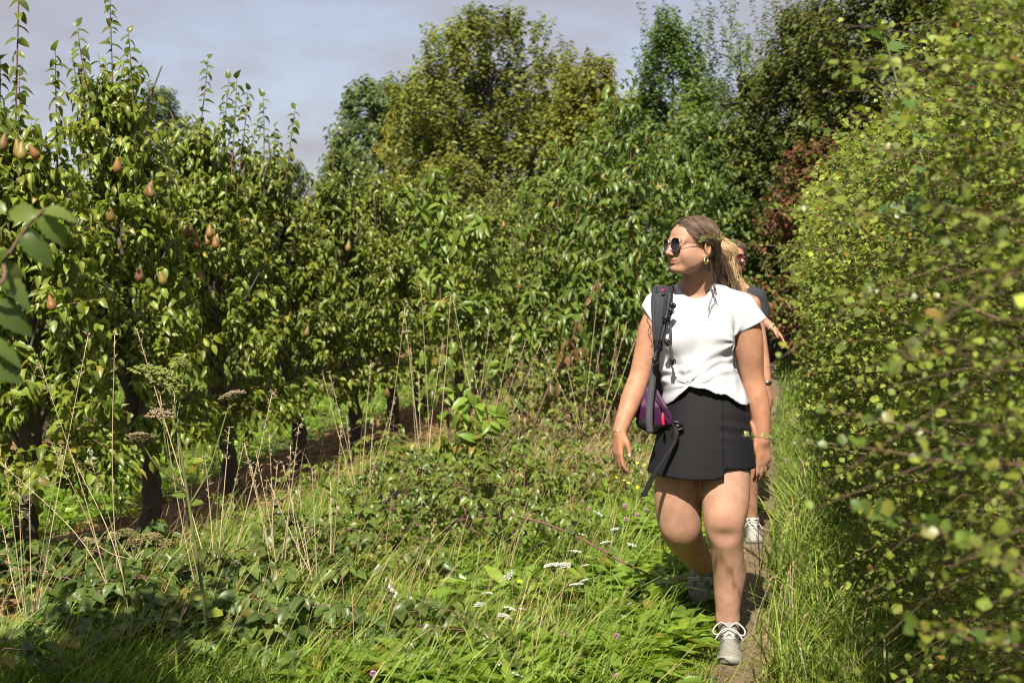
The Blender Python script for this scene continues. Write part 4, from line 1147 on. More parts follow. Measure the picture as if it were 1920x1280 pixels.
def head_sdf(S, H, s=1.0):
    """skull, face and ears in the head's own frame: x forward, y to the person's left, z up; origin between the ears at eye level"""
    R = H.R
    E = lambda c, r, k=0.015, kind='add', Rl=None: S.ell(H(np.array(c) * s), np.array(r) * s, R if Rl is None else R @ Rl, k, kind)
    Cn = lambda a, b, ra, rb, k=0.01, kind='add': S.cone(H(np.array(a) * s), H(np.array(b) * s), ra * s, rb * s, k, kind)
    E((-.012, 0, .022), (.094, .073, .078), .02)
    E((.040, 0, .030), (.052, .061, .054), .02)                 # forehead
    E((.032, 0, -.040), (.063, .057, .070), .025)                # face
    for y in (-1, 1):
        Cn((-.006, y * .054, -.048), (.062, y * .022, -.094), .017, .018, .022)     # jaw
        E((.062, y * .036, -.036), (.026, .024, .026), .02)      # cheek, lifted by a smile
        E((.034, y * .046, -.050), (.036, .022, .036), .03)      # full cheek
        Cn((.078, y * .042, .012), (.092, y * .014, .014), .011, .010, .012)        # brow
    E((.078, 0, -.094), (.020, .022, .017), .016)                # chin
    for y in (-1, 1):
        E((.102, y * .032, -.004), (.017, .018, .012), .010, 'sub')                 # eye sockets
        E((.081, y * .031, -.004), (.014, .015, .0125), .004)                        # lids over the eyes
        Cn((.072, y * .046, .000), (.0925, y * .022, .0015), .0025, .0025, .003)
    Cn((.094, 0, .004), (.116, 0, -.033), .0085, .0095, .009)    # nose
    E((.1155, 0, -.036), (.0105, .0105, .0095), .006)
    for y in (-1, 1):
        E((.106, y * .0115, -.040), (.0095, .0072, .0075), .005)
        E((.1065, y * .0065, -.0475), (.005, .0032, .004), .002, 'sub')
    E((.085, 0, -.064), (.015, .030, .017), .014)                # mouth mound
    for y in (-1, 1):
        S.chain([H(np.array(p) * s) for p in ((.0985, 0, -.0605), (.0955, y * .012, -.0615), (.0815, y * .028, -.0605))], [.0040 * s, .0036 * s, .0018 * s], .004, 3)
        S.chain([H(np.array(p) * s) for p in ((.0970, 0, -.0715), (.0940, y * .012, -.0705), (.082, y * .027, -.0625))], [.0050 * s, .0044 * s, .0018 * s], .004, 3)
        S.chain([H(np.array(p) * s) for p in ((.1030, 0, -.0660), (.0990, y * .012, -.0662), (.0815, y * .0315, -.0585))], [.0022 * s, .0020 * s, .0016 * s], .0025, 3, 'sub')
    E((.101, 0, -.082), (.008, .017, .004), .006, 'sub')
    for y in (-1, 1):                                            # ears
        a = np.radians(14); Rl = np.array([[np.cos(a), 0, np.sin(a)], [0, 1, 0], [-np.sin(a), 0, np.cos(a)]])
        b = np.radians(24) * y; Ry = np.array([[np.cos(b), -np.sin(b), 0], [np.sin(b), np.cos(b), 0], [0, 0, 1]])
        E((-.015, y * .078, -.014), (.0225, .0078, .034), .006, 'add', Ry @ Rl)
        E((-.010, y * .0870, -.008), (.0140, .0080, .0215), .004, 'sub', Ry @ Rl)
        Cn((-.004, y * .079, -.020), (.000, y * .077, -.008), .0042, .0042, .004)
        E((-.006, y * .0765, -.044), (.0085, .0055, .0085), .005)

def head_color(H, s, v, col):
    q = H.inv(v) / s
    g = lambda c, r: np.exp(-(((q - np.array(c)) / np.array(r)) ** 2).sum(1))[:, None]
    near = (np.abs(q).max(1) < 0.16)[:, None]
    lip = np.clip(g((.100, 0, -.0665), (.020, .0230, .0085)) * 1.5 - .25, 0, 1)
    col = col * (1 - near * lip) + np.array((.30, .10, .085)) * near * lip
    ln = np.array([(.1005, 0, -.0660), (.0985, .012, -.0662), (.092, .022, -.0640), (.083, .0315, -.0590)]); ln = catmull(ln, 6)
    qa = q * (1, 0, 1) + np.abs(q) * (0, 1, 0)
    dl = np.sqrt(((qa[:, None, 1:] - ln[None, :, 1:]) ** 2).sum(-1)).min(1) if len(q) < 400000 else np.full(len(q), 1.)
    ml = (np.exp(-(dl / .0023) ** 2) * (q[:, 0] > .07))[:, None] * near * .75
    for y in (-1, 1):
        ch = g((.07, y * .044, -.036), (.03, .024, .022)) * near * .36
        col = col * (1 - ch) + np.array((.375, .160, .105)) * ch
        br = np.clip(g((.088, y * .030, .019), (.03, .021, .0042)) * 1.6 - .35, 0, 1) * near * .75
        col = col * (1 - br) + np.array((.10, .055, .035)) * br
        ea = g((-.010, y * .08, -.012), (.02, .014, .03)) * near * .3
        col = col * (1 - ea) + np.array((.38, .155, .095)) * ea
    ns = g((.116, 0, -.036), (.014, .016, .014)) * near * .25
    col = col * (1 - ns) + np.array((.375, .165, .108)) * ns
    return col * (1 - ml) + np.array((.13, .035, .03)) * ml

def hand_sdf(S, W, curl, spread=1.0, s=1.0, mir=1):
    """W: frame at the wrist, x towards the fingers, y to the thumb side, z out of the palm. Returns the finger tips."""
    tips = []
    W0, R0, my = W, W.R, np.array((1, mir, 1.0))
    W = lambda p: W0(np.asarray(p) * my)
    base = [(.086, .026), (.090, .009), (.086, -.008), (.078, -.023)]
    lens = [(.040, .024, .020), (.044, .028, .021), (.041, .026, .020), (.032, .019, .018)]
    rr = [.0085, .0088, .0082, .0072]
    for i, ((bx, by), L, r) in enumerate(zip(base, lens, rr)):
        S.cone(W(np.array((.004, by * .55, 0)) * s), W(np.array((bx, by, 0)) * s), .0155 * s, .0105 * s, .013 * s)
        p = np.array((bx, by, 0.0)); a = curl[i] * 0.55; pts = [p]
        sp = (1.2 - i) * 0.05 * spread
        for j, l in enumerate(L):
            p = p + l * np.array((np.cos(a) * np.cos(sp), np.sin(sp), np.sin(a)))
            pts.append(p); a += curl[i]
        pts = np.array(pts) * s
        S.chain(W(pts), np.array((r * 1.08, r, r * .92, r * .74)) * s, .004 * s, 3)
        tips.append((W(pts[-1]), R0 @ (my * unit(pts[-1] - pts[-2])), R0 @ np.array((np.sin(a - curl[i]), 0, -np.cos(a - curl[i])))))
    th = np.array([(.012, .018, .004), (.040, .038, .014), (.066, .047, .022), (.090, .048, .026)]) * s
    S.chain(W(th), np.array((.015, .0125, .0098, .0078)) * s, .010 * s, 3)
    d = unit(th[-1] - th[-2])
    tips.append((W(th[-1]), R0 @ (my * d), R0 @ unit(np.array((0, .75 * mir, -.6)))))
    return tips

def nails(tips, parent, s=1.0):
    for t, d, n in tips:
        mb = MB()
        c = np.asarray(t) + n * .0064 * s - d * .0035
        a = unit(np.cross(d, n))
        u = np.linspace(-1, 1, 5)
        rows = []
        for k, (l, w) in enumerate(((-.006, .0042), (0, .0050), (.006, .0046), (.010, .0022))):
            rows.append(c + d * l * s + (u[:, None] * a * w + n * (-.0018 * u[:, None] ** 2 + .0006)) * s)
        v = np.vstack(rows); idx = np.arange(20).reshape(4, 5)
        q = np.stack([idx[:-1, :-1], idx[:-1, 1:], idx[1:, 1:], idx[1:, :-1]], -1).reshape(-1, 4)
        mb.add(v, q); mb.add(v - n * .0012, q[:, ::-1])
        mb.build('fingernail', M_nail, parent)

def shoe(name, Fm, parent, s=1.0, bow=1.0, main=(.205, .19, .175), over=(.10, .10, .107)):
    """Fm: frame under the heel, x to the toe, z up"""
    S = Sdf()
    up = lambda *p: Fm(np.array(p) * s)
    S.ell(up(.205, .004, .030), np.array((.062, .047, .036)) * s, Fm.R, .02)
    S.ell(up(.130, .002, .040), np.array((.085, .043, .046)) * s, Fm.R, .025)
    S.ell(up(.045, 0, .045), np.array((.052, .037, .052)) * s, Fm.R, .02)
    S.cone(up(.050, 0, .05), up(.048, 0, .108), .040 * s, .043 * s, .02)
    S.cone(up(.095, 0, .075), up(.075, 0, .112), .026 * s, .022 * s, .02)
    S.cone(up(.046, 0, .095), up(.050, 0, .18), .034 * s, .042 * s, .006, 'sub')
    flo = Fm.R[:, 2]; o = up(0, 0, .018)
    S.field(lambda p: -((p - o.astype(f32)) @ flo.astype(f32)), 'cut', .004)
    def col(v):
        q = Fm.inv(v) / s
        c = np.tile(np.array(main, float), (len(v), 1))
        ov = (np.abs(q[:, 1]) > .021 + .012 * np.sin(q[:, 0] * 38)) & (q[:, 0] < .205) & (q[:, 2] < .085 - .1 * q[:, 0] + .02)
        toe = (q[:, 0] > .222) | ((q[:, 2] < .032) & (q[:, 0] > .15))
        st = (np.abs(np.sin(q[:, 0] * 42 + np.abs(q[:, 1]) * 60)) < .32) & (q[:, 0] < .19) & (q[:, 2] < .075)
        c[ov] = over; c[toe] = np.array(main) * (1.0, .97, .92); c[st & ov] = np.array(main) * .92
        ton = (np.abs(q[:, 1]) < .019) & (q[:, 2] > .055) & (q[:, 0] > .06)
        c[ton] = np.array(main) * 1.08
        return c
    o_up = S.build(name, .0052 * s, M_shoe, parent, col)
    # sole: outline lofted in three steps, toe turned up
    out = np.array([(-.004, 0), (.004, .026), (.03, .036), (.08, .036), (.13, .040), (.18, .049), (.22, .048), (.25, .034), (.268, .008),
                    (.262, -.020), (.24, -.040), (.20, -.047), (.15, -.042), (.09, -.034), (.03, -.034), (.004, -.024)])
    out = catmull(np.vstack([out, out[:1]]), 3)[:-1]
    k = len(out); rows = []
    for z, g in ((-.002, .95), (.004, 1.0), (.016, 1.03), (.027, 1.01), (.029, .9)):
        cx = .13
        spring = .020 * np.clip((out[:, 0] - .18) / .09, 0, 1) ** 2
        rows.append(np.column_stack([cx + (out[:, 0] - cx) * g, out[:, 1] * g, z + spring]))
    v = np.vstack(rows) * s; idx = np.arange(5 * k).reshape(5, k)
    q = np.stack([idx[:-1], np.roll(idx[:-1], -1, 1), np.roll(idx[1:], -1, 1), idx[1:]], -1).reshape(-1, 4)
    mb = MB().add(Fm(v), q, idx[0][::-1][None], idx[-1][None])
    adopt_sub = lambda o: setattr(o, 'parent', o_up)
    so = mb.build('shoe_sole', M_sole); adopt_sub(so)
    lb = MB()
    for i in range(5):                                           # lacing over the tongue
        x = .094 + i * .022; z = .106 - i * .0118
        for sg in (-1, 1):
            lb.tube([up(x, -sg * .024, z - .010), up(x + .008, 0, z + .004), up(x + .018, sg * .024, z - .018)], .0034 * s, 5, 4)
    for sg in (-1, 1):                                           # bow
        lb.tube([up(.104, 0, .112), up(.098, sg * .030, .122 + .01 * bow), up(.11, sg * .062 * bow, .106), up(.126, sg * .050 * bow, .090), up(.106, 0, .110)], .0034 * s, 5, 5)
        lb.tube([up(.104, 0, .112), up(.122, sg * .03, .104), up(.142, sg * .055, .074)], .0030 * s, 5, 4)
    la = lb.build('laces', M_lace); adopt_sub(la)
    return o_up

def sunglasses(name, H, s, lens_mat, frame_mat, label):
    root = empty(name, H(np.array((.10, 0, 0)) * s)); tag(root, label, 'sunglasses')
    a = np.linspace(0, 2 * np.pi, 33)[:-1]
    def pt(y, u, w, dx=0):                                       # lens plane wraps a little round the face
        yy = y * .0305 + u
        return np.array((.1105 - 3.2 * yy * yy + dx - .06 * w, yy, -.004 + w))
    rim = []
    for y in (-1, 1):
        p = 2.6
        u = np.sign(np.cos(a)) * np.abs(np.cos(a)) ** (2 / p) * .0232; w = np.sign(np.sin(a)) * np.abs(np.sin(a)) ** (2 / p) * .0262
        ring = np.array([pt(y, uu, ww) for uu, ww in zip(u, w)])
        ringb = ring - np.array((.0022, 0, 0)); cf = ring.mean(0) + (.0015, 0, 0); cb = cf - (.003, 0, 0)
        n = len(a); v = np.vstack([ring, ringb, cf[None], cb[None]]) * s
        i = np.arange(n); j = (i + 1) % n
        mb = MB().add(H(v), np.column_stack([i, j, n + j, n + i]), np.vstack([np.column_stack([np.full(n, 2 * n), i, j]), np.column_stack([np.full(n, 2 * n + 1), n + j, n + i])]))
        mb.build('lens', lens_mat, root)
        rim.append(ring)
    mb = MB()
    for r in rim:
        mb.tube(H(np.vstack([r, r[:1]]) * s), .0012 * s, 6, 2)
    mb.tube([H(np.array((.1135, -.008, .004)) * s), H(np.array((.118, 0, .009)) * s), H(np.array((.1135, .008, .004)) * s)], .0014 * s, 6)
    for y in (-1, 1):
        mb.tube([H(np.array(x) * s) for x in ((.102, y * .0530, .006), (.090, y * .0690, .006), (.03, y * .0775, .006), (-.012, y * .079, .010), (-.03, y * .077, -.006))], .0014 * s, 6)
    mb.build('frame', frame_mat, root)
    return root

def strands(ctrl, r0, cols, taper=.35, M=16, sides=3):
    """ctrl (S,K,3) control points -> one mesh part of hair locks"""
    S, K = ctrl.shape[:2]
    q = np.concatenate([2 * ctrl[:, :1] - ctrl[:, 1:2], ctrl, 2 * ctrl[:, -1:] - ctrl[:, -2:-1]], 1)
    u = np.linspace(0, K - 1 - 1e-6, M); i = u.astype(int); t = (u - i)[None, :, None]
    a, b, c, d = q[:, i], q[:, i + 1], q[:, i + 2], q[:, i + 3]
    p = 0.5 * (2 * b + (c - a) * t + (2 * a - 5 * b + 4 * c - d) * t**2 + (3 * b - a - 3 * c + d) * t**3)
    rr = r0[:, None] * np.linspace(1, taper, M)[None] * np.minimum(1, np.linspace(.5, 8, M))
    v, f = tubes(p, rr, sides)
    return v, f, np.repeat(cols, M * sides, 0)

# ---- the walker in front
PX = lambda x, y, Y: P(x, y, Y)
def build_woman():
    root = empty('person', P(1345, 1245, 4.98) * (1, 1, 0))
    tag(root, 'walker in white T-shirt and black wrap skirt with long brown hair, glancing left', 'person')
    fw = unit(V3(-.87, -.48, .045)); up = unit(V3(.03, .03, 1))
    H = Frame(P(1299, 460, 4.98), fw, up); hs = 1.0
    B = Sdf()
    # torso
    st = [(842, 1322, 5.06, 90, .115), (800, 1322, 5.06, 86, .118), (755, 1320, 5.05, 66, .104), (715, 1313, 5.04, 66, .098), (670, 1309, 5.04, 66, .102),
          (625, 1307, 5.04, 68, .108), (590, 1308, 5.05, 68, .098), (560, 1308, 5.06, 56, .075)]
    z = [P(0, y, Y)[2] for y, _, Y, _, _ in st]
    B.loft(z, [P(x, 0, Y)[0] for _, x, Y, _, _ in st], [Y for _, _, Y, _, _ in st], [w / F * Y for _, _, Y, w, _ in st], [d for *_, d in st], .03)
    nb = P(1304, 556, 5.06)
    B.cone(P(1306, 500, 5.02), nb, .052, .060, .03)
    for sx, shx in ((1236, -1), (1388, 1)):                       # trapezius and shoulder
        B.cone(P(1304 + 18 * shx, 548, 5.07), P(sx + 2, 580, 5.06), .045, .050, .03)
    for x in (1274, 1340):
        B.ell(P(x, 636, 4.975), (.062, .058, .06), None, .03)
    # legs
    B.chain([P(1278, 815, 5.06), P(1272, 900, 5.07), P(1272, 950, 5.08), P(1277, 992, 5.10), P(1290, 1018, 5.20), P(1306, 1040, 5.31), P(1318, 1060, 5.42)],
            [.094, .0905, .088, .078, .066, .056, .040], .02, 4)
    B.ell(P(1277, 984, 5.065), (.062, .045, .058), None, .03)
    B.ell(P(1296, 1016, 5.30), (.050, .055, .050), None, .03)
    B.chain([P(1364, 815, 5.05), P(1361, 900, 5.01), P(1360, 945, 4.98), P(1358, 985, 4.96), P(1362, 1018, 4.98), P(1366, 1074, 5.02), P(1365, 1120, 5.035), P(1364, 1172, 5.04), P(1365, 1190, 5.03)],
            [.094, .0915, .086, .073, .063, .0585, .051, .038, .030], .02, 4)
    B.ell(P(1357, 972, 4.925), (.046, .035, .052), None, .03)     # kneecap
    B.ell(P(1356, 1010, 4.878), (.030, .012, .012), None, .05, 'sub')
    B.ell(P(1372, 1066, 5.055), (.054, .056, .085), None, .035)   # calf
    for x in (1350, 1379): B.ell(P(x, 1160, 5.035), (.010, .013, .014), None, .025)
    # arms
    B.chain([P(1238, 585, 5.06), P(1222, 620, 5.055), P(1212, 660, 5.05), P(1199, 706, 5.03), P(1186, 742, 4.99), P(1172, 780, 4.95), P(1161, 810, 4.92)],
            [.054, .051, .0465, .040, .0405, .033, .0262], .02, 4)
    B.chain([P(1390, 590, 5.06), P(1400, 622, 5.065), P(1404, 655, 5.07), P(1410, 706, 5.08), P(1419, 745, 5.07), P(1427, 785, 5.06), P(1430, 826, 5.05)],
            [.058, .0575, .056, .046, .0445, .036, .0272], .02, 4)
    # hands
    Wr = Frame(P(1160, 808, 4.92), unit(V3(-.06, -.10, -1)), unit(V3(.86, .45, -.05)))
    t1 = hand_sdf(B, Wr, (.36, .42, .46, .50), s=.96, mir=-1)
    Wl = Frame(P(1430, 824, 5.05), unit(V3(.05, .02, -1)), unit(V3(-.35, .9, 0)))
    t2 = hand_sdf(B, Wl, (.30, .34, .42, .50), s=1.0)
    head_sdf(B, H, hs)
    tat = [P(1200 + i * 2.4, 688 + i * .9 + (i % 2) * 1.5, 5.0) for i in range(8)]
    kn = [P(1358, 978, 4.90), P(1277, 1000, 5.04)]
    def col(v):
        n = len(v)
        m = .5 + .5 * np.sin(v[:, 0] * 41 + np.sin(v[:, 2] * 23) * 2) * np.sin(v[:, 2] * 31 + v[:, 1] * 19)
        c = SKIN * (0.97 + .05 * m[:, None])
        leg = (v[:, 2] < .75)[:, None]
        c = np.where(leg, c * (1.02, 1.05, 1.08), c)
        for k in kn:
            g = np.exp(-((v - k) ** 2).sum(1) / .055 ** 2)[:, None] * .38
            c = c * (1 - g) + np.array((.31, .142, .078)) * g
        hands = np.clip((np.abs(v[:, 0] - .70) - .20) * 4, 0, 1)[:, None] * np.clip((1.06 - v[:, 2]) * 4, 0, 1)[:, None] * (1 - leg)
        arm = np.clip((np.abs(v[:, 0] - P(1307, 0, 5.05)[0]) - .15) * 12, 0, 1)[:, None] * (1 - leg)
        c = c * (1 - arm * np.array((.0, .09, .20))) * (1 - hands * .18 * np.array((.25, .6, .8)))
        for k in tat[::1]:
            g = np.exp(-((v[:, [0, 2]] - k[[0, 2]]) ** 2).sum(1) / .0026 ** 2)[:, None] * .6
            c = c * (1 - g) + np.array((.10, .07, .07)) * g
        return head_color(H, hs, v, c)
    body = B.build('body', .0062, M_skin, root, col, fine=(H(np.array((.04, .02, -.02))), .15, .45))
    nails(t1, root); nails(t2, root)

    # T-shirt
    hem = np.array([(1222, 772), (1251, 762), (1268, 750), (1281, 735), (1291, 722), (1305, 726), (1325, 731), (1354, 739), (1380, 752), (1401, 763), (1420, 765)], float)
    hx = (hem[:, 0] - 960) / F * 4.94; hz = EYE - (hem[:, 1] - HOR) / F * 4.94
    T = Sdf()
    ts = [(790, 1326, 5.05, 88, .166), (755, 1325, 5.05, 80, .158), (720, 1316, 5.045, 75, .142), (690, 1310, 5.04, 73, .130), (660, 1306, 5.04, 72, .118),
          (625, 1306, 5.04, 73, .116), (590, 1308, 5.05, 76, .108), (560, 1309, 5.06, 66, .094), (545, 1307, 5.07, 46, .078)]
    z = [P(0, y, Y)[2] for y, _, Y, _, _ in ts]
    T.loft(z, [P(x, 0, Y)[0] for _, x, Y, _, _ in ts], [Y for _, _, Y, _, _ in ts], [w / F * Y for _, _, Y, w, _ in ts], [d for *_, d in ts], .03)
    T.cone(P(1290, 552, 5.07), P(1236, 576, 5.065), .056, .061, .035)
    T.cone(P(1320, 552, 5.07), P(1386, 578, 5.065), .056, .063, .035)
    T.cone(P(1236, 577, 5.065), P(1208, 612, 5.06), .060, .062, .02)
    T.cone(P(1386, 580, 5.065), P(1413, 628, 5.07), .064, .085, .025)
    for x, y in ((1274, 634), (1340, 636)):
        T.ell(P(x, y, 4.972), (.070, .066, .064), None, .045)
    rr = np.random.default_rng(3)
    kx = P(1291, 722, 4.93)                                       # where the hem is bunched up
    ax = P(1377, 640, 5.0)
    def folds(p, v):
        x, y, z_ = p[..., 0], p[..., 1], p[..., 2]
        low = np.clip((1.20 - z_) / .22, 0, 1)
        w = .0042 * low * np.sin(x * 46 + 9 * z_ + 1.5 * np.sin(z_ * 17)) + .0025 * low * np.sin(x * 93 - 21 * z_ + y * 30)
        r = np.hypot(x - kx[0], z_ - kx[2]); th = np.arctan2(z_ - kx[2], x - kx[0])
        w = w + .0055 * np.exp(-(r / .10) ** 2) * np.clip(r / .03, 0, 1) * np.sin(th * 9 + 14 * r)
        r2 = np.hypot(x - ax[0], z_ - ax[2]); th2 = np.arctan2(z_ - ax[2], x - ax[0])
        w = w + .0050 * np.exp(-(r2 / .11) ** 2) * np.clip(r2 / .03, 0, 1) * np.sin(th2 * 8 + 1)
        w = w + .0016 * np.sin(x * 31 + z_ * 55 + 2 * np.sin(x * 22))
        w = w + .0042 * np.exp(-((z_ - 1.115 - .25 * (x - .72)) / .045) ** 2) * np.sin(z_ * 150 - x * 60 + 2 * np.sin(x * 30))
        return v + w
    T.field(folds, 'map')
    T.field(lambda p, v: np.maximum(v, -(v + .0155)), 'map')
    T.field(lambda p: np.interp(p[..., 0], hx, hz).astype(f32) + .004 * np.sin(p[..., 0] * 70) + (p[..., 1] > 5.06) * -.02 - p[..., 2], 'cut', .002)
    nc = P(1303, 532, 5.01)
    T.ell(nc, (.066, .10, .048), Frame((0, 0, 0), (1, 0, .02), (0, -.35, 1)).R, .004, 'sub')
    def plane(a, n):
        a = np.asarray(a, f32); n = unit(n).astype(f32)
        return lambda p: (p - a) @ n
    T.field(lambda p: np.where((p[..., 0] < P(1240, 0, 5.05)[0]) & (p[..., 2] > 1.19), plane(P(1206, 580, 5.06), V3(-.92, 0, -.52))(p), -9).astype(f32), 'cut', .002)
    T.field(lambda p: np.where((p[..., 0] > P(1374, 0, 5.05)[0]) & (p[..., 2] > 1.12), plane(P(1402, 615, 5.06), V3(.46, -.05, -.89))(p), -9).astype(f32), 'cut', .002)
    T.build('t_shirt', .0052, M_white_cloth, root)

    # skirt: under-shorts panel and the wrap panel over it
    def skirt(extra, hemline, xcut, mat_name, name):
        K = Sdf()
        sk = [(915, 1317, 5.055, 103, .160), (885, 1316, 5.055, 101, .158), (850, 1319, 5.055, 94, .153), (810, 1322, 5.055, 86, .145), (762, 1324, 5.05, 76, .126), (722, 1320, 5.045, 61, .104), (705, 1318, 5.045, 59, .100)]
        z = [P(0, y, Y)[2] for y, _, Y, _, _ in sk]
        K.loft(z, [P(x, 0, Y)[0] for _, x, Y, _, _ in sk], [Y for _, _, Y, _, _ in sk], [w / F * Y + extra for _, _, Y, w, _ in sk], [d + extra for *_, d in sk], .02, power=2.25)
        def fold(p, v):
            x, y, z_ = p[..., 0], p[..., 1], p[..., 2]
            g = np.exp(-((z_ - .90) / .05) ** 2) * (x > .80)
            return v + .0025 * g * np.sin(z_ * 130 + x * 30) + .0022 * np.sin(x * 24 + 1.0) * np.clip((.95 - z_) * 4, 0, 1)
        K.field(fold, 'map')
        K.field(lambda p, v: np.maximum(v, -(v + .019)), 'map')
        hx_ = (np.array([a for a, _ in hemline]) - 960) / F * 4.92; hz_ = EYE - (np.array([b for _, b in hemline]) - HOR) / F * 4.92
        K.field(lambda p: np.interp(p[..., 0], hx_, hz_).astype(f32) - p[..., 2], 'cut', .002)
        if xcut is not None:
            xc = (xcut - 960) / F * 4.90
            K.field(lambda p: np.maximum(p[..., 0] - xc, p[..., 1] - 5.06).astype(f32), 'cut', .002)
        return K.build(name, .0060 if extra == 0 else .0054, M_black_cloth, root)
    skirt(0.0, [(1200, 887), (1316, 890), (1357, 880), (1400, 883), (1430, 885)], None, '', 'skirt')
    skirt(.009, [(1200, 890), (1214, 893), (1260, 897), (1314, 900), (1357, 896)], 1358, '', 'wrap_panel')

    # shoes
    Ff = Frame(P(1366, 1196, 5.085) * (1, 1, 0) + (0, 0, .005), unit(V3(-.15, -1, 0)), (0, 0, 1))
    shoe('shoe', Ff, root, .98, 1.0)
    ar = P(1318, 1060, 5.43)
    xf = unit(V3(.0, .20, -1)); zf = unit(V3(-.02, -1, -.2))
    Fr = Frame((0, 0, 0), xf, zf)
    Fr.o = ar - Fr.R @ np.array((.050, 0, .115)) * .98
    shoe('shoe', Fr, root, .98, 1.0, main=(.27, .27, .275), over=(.14, .145, .155))

    # hair: cap and locks
    C = Sdf()
    E = lambda c, r, k=.015: C.ell(H(np.array(c)), np.array(r), H.R, k)
    E((-.014, 0, .024), (.101, .080, .085)); E((.034, 0, .034), (.056, .066, .057))
    C.field(lambda p: (lambda q: (.762 * q[..., 0] - .648 * q[..., 2] - .004 - .05 * np.abs(q[..., 1]) * (q[..., 2] > .03)).astype(f32))(H.inv(p)), 'cut', .006)
    C.field(lambda p: (lambda q: (-.055 - q[..., 2]).astype(f32))(H.inv(p)), 'cut', .006)
    rs = np.random.default_rng(11)
    def hcol(n, base=(.042, .024, .017), hi=(.20, .125, .075), p=1.5):
        t = rs.random(n)[:, None] ** p
        return np.array(base) * (1 - t) + np.array(hi) * t
    def cap_col(v):
        return np.tile(np.array((.048, .028, .019)), (len(v), 1))
    C.chain([H(np.array((-.060, .050, .0))), P(1342, 500, 5.06), P(1358, 530, 5.085), P(1374, 550, 5.10)], [.010, .017, .018, .006], .03)
    C.build('hair', .0045, M_hair, root, cap_col)
    def on_cap(q, lift):
        """push a local point onto the cap"""
        d = q - np.array((-.012, 0, .026)); r = np.array((.106, .085, .090))
        return np.array((-.012, 0, .026)) + d / np.linalg.norm(d / r, axis=-1, keepdims=True) * (1 + lift)
    def locks(n, side):
        s_ = rs.random((n, 1)); j = lambda a: rs.normal(0, a, (n, 1))
        u0 = .078 - s_ * .15
        a = on_cap(np.concatenate([u0, side * (.004 + .002 * rs.random((n, 1))), np.full((n, 1), .09)], 1), .012)
        b = on_cap(np.concatenate([u0 * .93 - .012, np.full((n, 1), side * .040) + j(.003), .085 - .01 * s_ + j(.003)], 1), .022 + .025 * rs.random((n, 1)))
        c = on_cap(np.concatenate([u0 * .55 - .028 + j(.004), np.full((n, 1), side * .078), .038 - .008 * s_ + j(.004)], 1), .022 + .035 * rs.random((n, 1)))
        d = on_cap(np.concatenate([-.056 - .036 * s_ + j(.004), np.full((n, 1), side * (.072)) - side * .03 * s_, -.012 + .008 * (1 - s_) + j(.005)], 1), .02 + .012 * rs.random((n, 1)))
        return [H(x) for x in (a, b, c, d)], s_, j
    mb = MB()
    for side, n in ((1, 420), (-1, 120)):                          # hairs swept back from the hairline
        (a, b, c, d), s_, j = locks(n, side)
        k_ = s_ ** .8
        a = H(np.concatenate([.0865 - .052 * k_ - .012 * k_ * (1 - k_) + j(.0015), side * (.004 + .071 * k_), .066 - .05 * k_ + .035 * k_ * (1 - k_) * 1.6 + j(.0015)], 1))
        a = H(on_cap(H.inv(a), -.035))
        b = H(on_cap(H.inv(a) * np.array((.55, 1.0, 1.0)) + np.concatenate([-.018 + j(.003), side * .014 * (1 - k_), .012 * (1 - k_) + j(.003)], 1), .012 + .01 * rs.random((n, 1))))
        c = H(on_cap(np.concatenate([-.012 - .03 * (1 - k_) + j(.004), np.full((n, 1), side * .080), .030 + .02 * (1 - k_) + j(.004)], 1), .018 + .01 * rs.random((n, 1))))
        v, q, cc = strands(np.stack([a, b, c, d], 1), .0007 + .0007 * rs.random(n), hcol(n), .7, 12)
        mb.add(v, q, col=cc)
    n = 1600                                                        # the side that faces the camera: tucked behind the ear, hanging over the back of the shoulder
    (a, b, c, d), s_, j = locks(n, 1)
    lay = rs.random((n, 1))
    e = P(1340, 505, 5.02) + np.concatenate([.000 + .068 * s_ + j(.006), .01 + .06 * s_ + .03 * lay, j(.010)], 1)
    f_ = P(1356, 533, 5.05) + np.concatenate([-.016 + .072 * s_ + j(.010), .01 + .05 * s_ + .04 * lay, j(.010)], 1)
    g_ = P(1372, 552, 5.06) + np.concatenate([-.035 + .060 * s_ + j(.016), .02 + .05 * s_ + .05 * lay, .012 - .030 * rs.random((n, 1)) + .02 * s_], 1)
    v, q, cc = strands(np.stack([a, b, c, d, e, f_, g_], 1), .0007 + .0009 * rs.random(n), hcol(n), .5, 11)
    mb.add(v, q, col=cc)
    n = 320                                                        # far side and back
    (a, b, c, d), s_, j = locks(n, -1)
    e = H(np.concatenate([-.075 - .03 * s_ + j(.005), -.045 + .05 * s_ + j(.01), -.075 + j(.01)], 1))
    f_ = P(1352, 540, 5.13) + np.concatenate([.03 * s_ + j(.012), .02 * s_ + j(.01), j(.015)], 1)
    v, q, cc = strands(np.stack([a, b, c, d, e, f_], 1), .0009 + .0010 * rs.random(n), hcol(n), .5, 10)
    mb.add(v, q, col=cc)
    n = 300                                                        # back of the crown
    t = rs.random((n, 1)); j = lambda a: rs.normal(0, a, (n, 1)); w = rs.uniform(-1, 1, (n, 1))
    a = H(on_cap(np.concatenate([-.03 - .06 * t, w * .02, np.full((n, 1), .09)], 1), .012))
    b = H(on_cap(np.concatenate([-.085 - .02 * t, w * .05, .045 + j(.008)], 1), .02))
    c = H(on_cap(np.concatenate([-.10 + j(.004), w * .055, -.015 + j(.008)], 1), .03))
    e = P(1352, 508, 5.06) + np.concatenate([.004 + .03 * (w + 1) * .5 + j(.006), .02 - .04 * w, j(.01)], 1)
